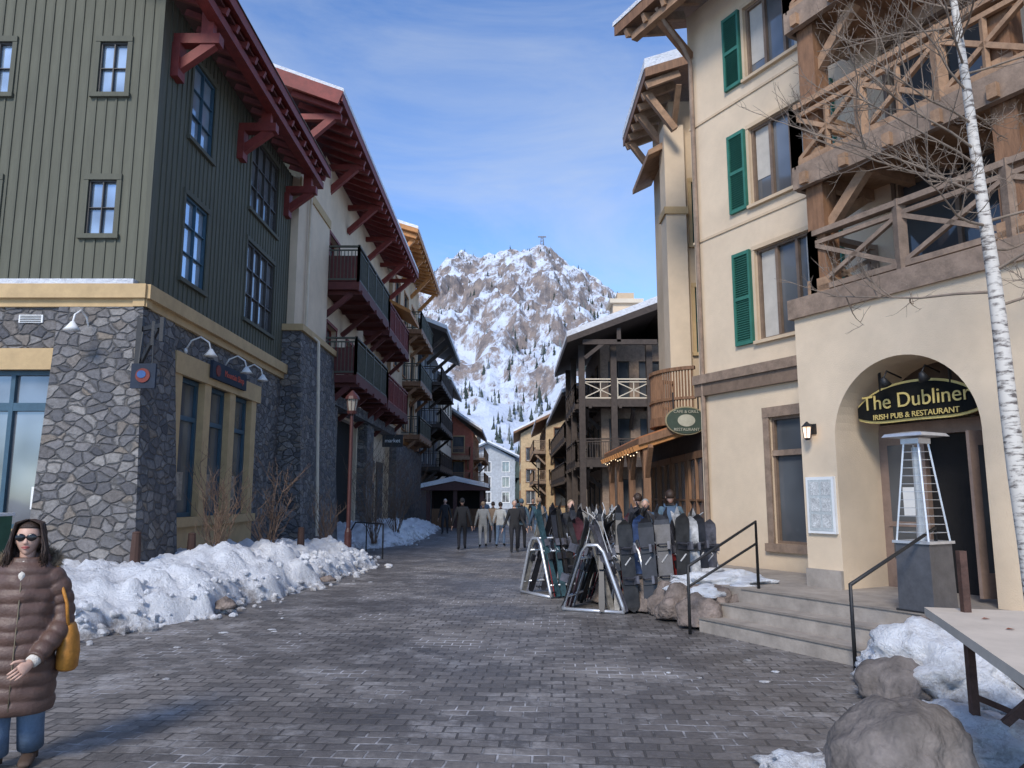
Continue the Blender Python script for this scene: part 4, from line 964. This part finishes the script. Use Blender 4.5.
def person(x,y,heading,h=1.7,top=None,legs=None,cap=None,stride=.12,arms=.1,pack=None,long=False,z=0,bend=0):
    k=h/1.75; st=stride
    hl=V((-.30-arms*.3,-.05+st*.5,.80)); hr=V((.30+arms*.3,-.05-st*.5,.80))
    if bend: hl=V((-.12,-.35,1.08)); hr=V((.12,-.35,1.08))
    v={'pel':(V((0,0,.95)),(.155,.115)),'wa':(V((0,0,1.1)),(.15,.11)),'ch':(V((0,0,1.32)),(.175,.12)),'nk0':(V((0,.005,1.45)),(.10,.085)),'nk':(V((0,-.005,1.52)),.055),
       'sl':(V((-.17,0,1.40)),.075),'el':(V((-.25,.04+st*.2,1.12)),.055),'hl':(hl,.036),
       'sr':(V((.17,0,1.40)),.075),'er':(V((.25,.04-st*.2,1.12)),.055),'hr':(hr,.036),
       'tl':(V((-.10,0,.86)),.10),'kl':(V((-.11,-st-.02,.50)),.068),'al':(V((-.11,-st*1.4+.03,.09)),.05),'fl':(V((-.13,-st*1.4-.14,.04)),.042),
       'tr':(V((.10,0,.86)),.10),'kr':(V((.11,st*.6-.04,.50)),.068),'ar':(V((.11,st*1.9+.02,.09)),.05),'fr':(V((.13,st*1.9-.14,.04)),.042)}
    ed=[('pel','wa'),('wa','ch'),('ch','nk0'),('nk0','nk'),('ch','sl'),('sl','el'),('el','hl'),('ch','sr'),('sr','er'),('er','hr'),('pel','tl'),('tl','kl'),('kl','al'),('al','fl'),('pel','tr'),('tr','kr'),('kr','ar'),('ar','fr')]
    me=skinned(v,ed,'pel')
    for m in (top,legs,skin,blk): me.materials.append(m)
    hem=.62 if long else .84
    for p in me.polygons:
        c=p.center
        arm=abs(c.x)>.19 and c.z>.74
        p.material_index=0 if (c.z>hem or arm) else (1 if c.z>.12 else 3)
        if c.z>1.485: p.material_index=2
        p.use_smooth=True
    e=empty('person',(x,y,z)); e.rotation_euler=(0,0,heading); e.scale=(k,k,k)
    o=bpy.data.objects.new('body',me); scene.collection.objects.link(o); o.parent=e
    mb=MB()
    def hf(p):
        q=p.copy()
        if q.z<0: q.x*=1+q.z*2.2; q.y*=1+q.z*1.0
        return q
    mb.ball((0,-.01,1.635),(.076,.096,.118),skin,16,12,hf)
    mb.tube([(0,-.10,1.655),(0,-.122,1.625),(0,-.10,1.615)],[.008,.014,.01],skin,6)
    for sx_ in(-1,1):
        mb.ball((sx_*.03,-.098,1.65),(.011,.006,.007),whitep,6,4); mb.ball((sx_*.03,-.103,1.65),(.005,.004,.005),blk,6,4); mb.ball((sx_*.078,.0,1.635),(.01,.02,.03),skin,6,5)
    mb.ball((0,-.096,1.578),(.022,.008,.007),M('lips',(.4,.13,.11)),8,4)
    cm=cap or hairb
    mb.ball((0,.012,1.665),(.087,.10,.104),cm,16,10,lambda p: V((p.x,p.y if p.z>.03 or p.y>0 else p.y*.3,max(p.z,-.06))))
    for sd,hh in ((-1,hl),(1,hr)):
        el=V((sd*.25,.04,1.12)); d=(hh-el).normalized(); hand(mb,hh+d*.02,d,(0,-1,0) if not bend else (-sd,0,.3),(-sd,0,0) if not bend else (0,0,-1),1.0)
    mb.obj('head_and_hands',e,True)
    if pack:
        pb=MB(); rs=[]
        for zc,w_,dpt in ((.98,.12,.10),(1.05,.155,.16),(1.25,.155,.17),(1.42,.13,.12),(1.46,.06,.06)):
            rs.append([V((w_*math.cos(a),.09+dpt*.5+dpt*.6*math.sin(a),zc)) for a in [2*math.pi*i/14 for i in range(14)]])
        pb.rings(rs,pack)
        for sx_ in(-1,1): pb.tube([(sx_*.1,.12,1.44),(sx_*.11,0,1.5),(sx_*.12,-.12,1.38),(sx_*.13,-.1,1.15),(sx_*.13,.08,1.02)],.018,pack,6)
        pb.obj('backpack',e,True)
    return e
cb=[M('jacket_black',(.025,.025,.028),.8),M('jacket_grey',(.30,.30,.29),.85),M('jacket_teal',(.08,.13,.17),.8),M('jacket_blue',(.06,.10,.16),.8),M('jacket_white',(.5,.5,.48),.8),M('jacket_tan',(.30,.21,.14),.8)]
pj=M('trouser_black',(.025,.025,.03),.85); pg=M('trouser_pale',(.40,.39,.37),.85)
person(-1.72,26.6,math.pi+.1,1.74,cb[0],pj,cb[0],.14,.1,None,True)
person(-1.05,28.0,math.pi,1.62,cb[1],pg,cb[5],.1)
person(-.42,28.2,math.pi-.2,1.6,cb[4],jeans,None,.12,.2)
person(.08,25.3,.1,1.68,cb[0],pj,cb[1],.12,.3)
person(.33,26.9,math.pi,1.72,cb[2],pj,cb[2],.1,.1,cb[0])
person(.92,26.3,math.pi+.2,1.76,cb[3],jeans,cb[5],.14,.1,cb[5])
person(-.75,30.5,math.pi,1.6,cb[5],pj,None,.12)
person(-1.4,40,math.pi,1.7,cb[3],pj,None,.12); person(1.2,44,0,1.7,cb[0],pj,None,.12); person(.3,50,math.pi,1.7,cb[2],jeans,None,.12); person(-3.3,38,0,1.7,cb[0],pj,cb[4],.12)
person(2.66,16.3,math.pi+.4,1.84,cb[0],pj,hairb,.05,.3,None); person(3.15,15.3,math.pi*.95,1.9,cb[2],pj,hairb,.05,.2,cb[3]); person(3.0,17.3,-.3,1.72,cb[3],pj,cb[1],.05,.2); person(1.35,17.6,.3,1.7,cb[0],pj,cb[5],.05,.2)
def woman(x,y,heading):
    e=empty('woman_in_coat',(x,y,0)); e.rotation_euler=(0,0,heading)
    coat=M('coat_brown',(.115,.066,.05),.5,.2,14,.3,70,spec=.45)
    mb=MB(); NN=40
    prof=[(.36,.225,.19,.0),(.45,.23,.19,0),(.65,.225,.185,0),(.85,.205,.175,0),(1.0,.195,.16,0),(1.12,.195,.15,0),(1.22,.19,.135,0),(1.28,.165,.12,0),(1.33,.115,.09,0),(1.36,.085,.07,0)]
    rs=[]; z=.36
    while z<1.36:
        rx=interp([(p[0],p[1]) for p in prof],z); ry=interp([(p[0],p[2]) for p in prof],z)
        ring=[]
        for a in [2*math.pi*i/NN for i in range(NN)]:
            zw=z+.014*SN((a*1.5,z*2),1,7)
            q=abs(math.sin((zw-.36)*math.pi/.088))**.5*.018-.009
            ring.append(V(((rx+q+.011*SN((a*2,z*9),1))*math.cos(a),(ry+q+.013*SN((a*2,z*9),1,4))*math.sin(a),z+.004*SN((a*3,z*4),1,2))))
        rs.append(ring); z+=.0085
    mb.rings(rs,coat)
    def sleeve(pts,rad):
        P_=[V(p) for p in pts]; L=[0]
        for a,b in zip(P_,P_[1:]): L.append(L[-1]+(b-a).length)
        out=[];rr=[];s=0
        while s<L[-1]:
            for i in range(len(P_)-1):
                if L[i]<=s<=L[i+1]:
                    t=(s-L[i])/(L[i+1]-L[i]); out.append(P_[i].lerp(P_[i+1],t)); rr.append(rad[i]+(rad[i+1]-rad[i])*t+abs(math.sin(s*math.pi/.08))**.5*.014-.007); break
            s+=.008
        mb.tube(out,rr,coat,20)
    lw=V((.14,-.23,.72)); rw=V((-.27,-.08,.72))
    sleeve([(.13,0,1.24),(.185,.005,1.18),(.225,.02,1.05),(.245,.01,.94),(.225,-.08,.85),lw],[.076,.08,.072,.068,.063,.052])
    sleeve([(-.13,0,1.24),(-.185,.005,1.18),(-.23,.02,1.05),(-.25,.02,.94),(-.265,-.02,.84),rw],[.076,.08,.072,.068,.06,.052])
    me=mb.obj('coat_raw'); 
    rm=me.modifiers.new('r','REMESH'); rm.mode='VOXEL'; rm.voxel_size=.008; rm.use_smooth_shade=True
    sm=me.modifiers.new('sm','SMOOTH'); sm.iterations=2; sm.factor=.5
    dg=bpy.context.evaluated_depsgraph_get(); nm=bpy.data.meshes.new_from_object(me.evaluated_get(dg)); bpy.data.objects.remove(me)
    if not nm.materials: nm.materials.append(coat)
    o=bpy.data.objects.new('coat',nm); scene.collection.objects.link(o); o.parent=e
    mb=MB(); cream=M('sweater_cream',(.62,.57,.50),.9,.1,30,.6,60)
    mb.tube([(.01,-.197,.40),(.01,-.192,.65),(.01,-.182,.85),(.01,-.167,1.0),(.008,-.157,1.12),(.005,-.145,1.2)],.004,M('zip',(.2,.16,.10),.4),6)
    mb.rings([[V((w_*math.cos(a),-.02+dd*math.sin(a),zc)) for a in [2*math.pi*i/20 for i in range(20)]] for zc,w_,dd in ((1.18,.022,.128),(1.24,.045,.121),(1.29,.062,.100),(1.325,.060,.072),(1.35,.056,.062))],cream)
    for w_,d in ((lw,V((-.5,-.75,-.45))),(rw,V((0,-.4,-1)))):
        d.normalize(); mb.tube([w_-d*.02,w_+d*.03],[.043,.04],cream,14); hand(mb,w_+d*.035,d,(-.3,.2,.9) if w_ is lw else (.3,-1,0),(0,.3,-1) if w_ is lw else (1,0,0),.92,curl=.5)
    mb.obj('sweater_and_hands',e,True)
    mb=MB()
    mb.tube([(-.085,0,.62),(-.09,-.02,.40),(-.092,.0,.22),(-.092,.03,.09)],[.095,.085,.08,.08],jeans,18); mb.tube([(.085,0,.62),(.09,.04,.40),(.092,.08,.22),(.092,.12,.10)],[.095,.085,.08,.08],jeans,18)
    boot=M('boot_suede',(.08,.05,.035),.7)
    for sx_,yy in((-1,.03),(1,.12)):
        xx=sx_*.093
        rs=[]
        for t,wd,hh in ((.07,.036,.085),(.03,.042,.10),(-.03,.044,.085),(-.09,.046,.06),(-.14,.042,.045),(-.17,.028,.03)):
            rs.append([V((xx+wd*math.cos(a),yy+t,.005+max(0,hh*(.5+.5*math.sin(a))))) for a in [2*math.pi*i/14 for i in range(14)]])
        mb.rings(rs,boot); mb.tube([(xx,yy,.03),(xx,yy,.13)],[.05,.052],boot,14)
    mb.obj('legs_and_boots',e,True)
    hd=MB(); C=V((0,-.012,1.475))
    def hf(p):
        q=p.copy(); s=q.z/.12
        if s<0: q.x*=1+s*.34; 
        if s<0 and q.y<0: q.y*=1+s*.08
        if q.y<0: q.y*=.93
        if q.y<-.04:
            g=math.exp(-((abs(q.x)-.03)**2/.0003+(q.z-.012)**2/.0002)); q.y+=.008*g
            g=math.exp(-((abs(q.x)-.036)**2/.0005+(q.z+.025)**2/.0005)); q.y-=.005*g
            g=math.exp(-((q.x)**2/.0006+(q.z+.095)**2/.0003)); q.y-=.012*g
        return q
    hd.ball(C,(.076,.092,.118),skin,36,28,hf)
    ns=[]
    for zc,wn,dn in ((.022,.007,.0),(.005,.008,.008),(-.012,.011,.017),(-.024,.016,.022),(-.031,.013,.014),(-.034,.008,.002)):
        ns.append([C+V((wn*math.cos(a),-.078-dn*(.5+.5*math.sin(a)) if math.sin(a)>0 else -.075,zc)) for a in [2*math.pi*i/10 for i in range(10)]])
    hd.rings(ns,skin)
    lip=M('lips_red',(.42,.12,.11),.4)
    hd.tube([C+V((-.026,-.074,-.052)),C+V((-.01,-.083,-.0485)),C+V((0,-.083,-.050)),C+V((.01,-.083,-.0485)),C+V((.026,-.074,-.052))],[.001,.0045,.004,.0045,.001],lip,8)
    hd.tube([C+V((-.024,-.074,-.054)),C+V((0,-.083,-.060)),C+V((.024,-.074,-.054))],[.001,.0058,.001],lip,8)
    hd.tube([(0,.01,1.30),(0,0,1.38),(0,.0,1.42)],[.052,.048,.05],skin,16)
    for sx_ in(-1,1): hd.ball(C+V((sx_*.074,.005,-.005)),(.01,.018,.03),skin,8,8)
    lens=M('sunglass_lens',(.012,.01,.01),.15,.1,spec=.5)
    for sx_ in(-1,1):
        hd.ball(C+V((sx_*.033,-.085,.014)),(.031,.008,.025),lens,18,10); hd.beam(C+V((sx_*.06,-.08,.018)),C+V((sx_*.079,.0,.012)),.004,.007,lens)
    hd.beam(C+V((-.01,-.091,.018)),C+V((.01,-.091,.018)),.005,.005,lens)
    hd.obj('head',e,True)
    hr=MB()
    hr.ball(C+V((0,.016,.014)),(.085,.098,.118),hairb,28,18,lambda p: V((p.x,(p.y if (p.z>.052 or p.y>-.005) else max(p.y,-.005)),p.z)))
    random.seed(3)
    for i in range(520):
        sx_=random.choice((-1,1)); a=U(-.45,1.55); 
        rx=.090*math.cos(a*.9)+.002; ry=.098*math.sin(a)
        top=C+V((sx_*U(.002,.02),U(-.05,.05),.131)); b1=C+V((sx_*(rx+U(0,.012)),ry-.01+U(-.01,.01),.02+U(-.01,.02))); b2=C+V((sx_*(rx*1.06+U(.0,.028)),ry-.015+U(-.015,.01),-.07)); b3=C+V((sx_*(rx*1.0+U(-.01,.045)),ry-.03+U(-.03,.01),U(-.19,-.11)))
        hr.tube([top,top.lerp(b1,.5)+V((sx_*.022,-.008 if a<.4 else .008,.026)),b1,b2,b3],[.003,.0045,.005,.005,.0015],hairb,5)
    hr.obj('hair',e,True)
    fur=M('fur_trim',(.34,.26,.18),.9,.5,30); fb_=MB()
    fb_.rings([[V((w_*math.cos(a),.07+dd*math.sin(a),zc)) for a in [2*math.pi*i/24 for i in range(24)]] for zc,w_,dd in ((1.2,.12,.06),(1.27,.14,.085),(1.33,.14,.09),(1.38,.11,.07),(1.40,.06,.03))],coat)
    for i in range(3800):
        a=U(-.45,math.pi+.45)
        c=V((.165*math.cos(a),.05+.11*math.sin(a),1.31+.075*math.sin(a) if math.sin(a)>0 else 1.31+.08*math.sin(a)))
        d=V((math.cos(a)*U(-.3,1),math.sin(a)*U(-.3,1)+U(-.6,.1),U(-.7,1))).normalized()
        p=c+d*U(.0,.022); q=c+d*U(.04,.07)+V((0,0,U(-.012,.006))); s=V((U(-1,1),U(-1,1),U(-1,1))).normalized()*.0024
        fb_.face([p-s,p+s,q],fur)
    fb_.obj('fur_hood',e)
    bg=MB(); tan=M('bag_leather',(.50,.21,.035),.5,.25,12,.4,60)
    rs=[]
    for zc,w_,dd in ((.60,.07,.05),(.62,.105,.065),(.72,.115,.07),(.82,.105,.06),(.90,.08,.035),(.92,.05,.015)):
        rs.append([V((.29+dd*math.cos(a),.0+w_*math.sin(a)+.0,zc)) for a in [2*math.pi*i/20 for i in range(20)]])
    bg.rings(rs,tan); bg.tube([(.29,-.07,.88),(.27,-.07,1.05),(.20,-.04,1.24),(.18,.0,1.285),(.20,.06,1.22),(.27,.08,1.0),(.29,.08,.88)],.011,tan,8); bg.obj('shoulder_bag',e,True)
woman(-3.29,5.28,.35)
# ------------------------------------------------------------------ sky, sun, camera
el=math.radians(38); S=V((-.34,-.94,0)).normalized()*math.cos(el)+V((0,0,math.sin(el)))
wd=bpy.data.worlds.new('World'); scene.world=wd; wd.use_nodes=True; t=wd.node_tree; L=t.links; bg=t.nodes['Background']
sk=N(t,'ShaderNodeTexSky'); sk.sky_type='NISHITA'; sk.sun_disc=False; sk.sun_elevation=el; sk.sun_rotation=math.atan2(S.x,S.y); sk.altitude=1900; sk.air_density=1.0; sk.dust_density=.6; sk.ozone_density=1.2
tc=N(t,'ShaderNodeTexCoord'); mp=N(t,'ShaderNodeMapping'); mp.inputs['Scale'].default_value=(1.0,1.0,4.2); mp.inputs['Rotation'].default_value=(.25,.75,0); L.new(tc.outputs['Generated'],mp.inputs[0])
n_=N(t,'ShaderNodeTexNoise',Scale=1.6,Detail=8.0,Roughness=.6,Distortion=.7); L.new(mp.outputs[0],n_.inputs['Vector'])
r=ramp(t,.40,.76,(0,0,0,1),(.62,.62,.62,1)); L.new(n_.outputs[0],r.inputs[0])
vm=N(t,'ShaderNodeVectorMath',operation='MULTIPLY'); L.new(sk.outputs[0],vm.inputs[0]); vm.inputs[1].default_value=(1.15,1.42,1.78)
L.new(mix(t,r.outputs[0],vm.outputs[0],(4.3,4.8,5.5,1)),bg.inputs['Color']); bg.inputs['Strength'].default_value=.15
ld=bpy.data.lights.new('sun','SUN'); ld.energy=3.2; ld.angle=math.radians(15); ld.color=(1,.93,.84); lo=bpy.data.objects.new('sun',ld); scene.collection.objects.link(lo); lo.rotation_euler=S.to_track_quat('Z','Y').to_euler()
cd=bpy.data.cameras.new('camera'); cd.sensor_width=36; cd.lens=36*760/1024; cd.clip_end=6000; co=bpy.data.objects.new('camera',cd); scene.collection.objects.link(co)
co.location=(0,0,1.75); co.rotation_euler=(math.radians(90+8.53),0,0); scene.camera=co
scene.view_settings.view_transform='Standard'; scene.view_settings.look='None'; scene.view_settings.exposure=0
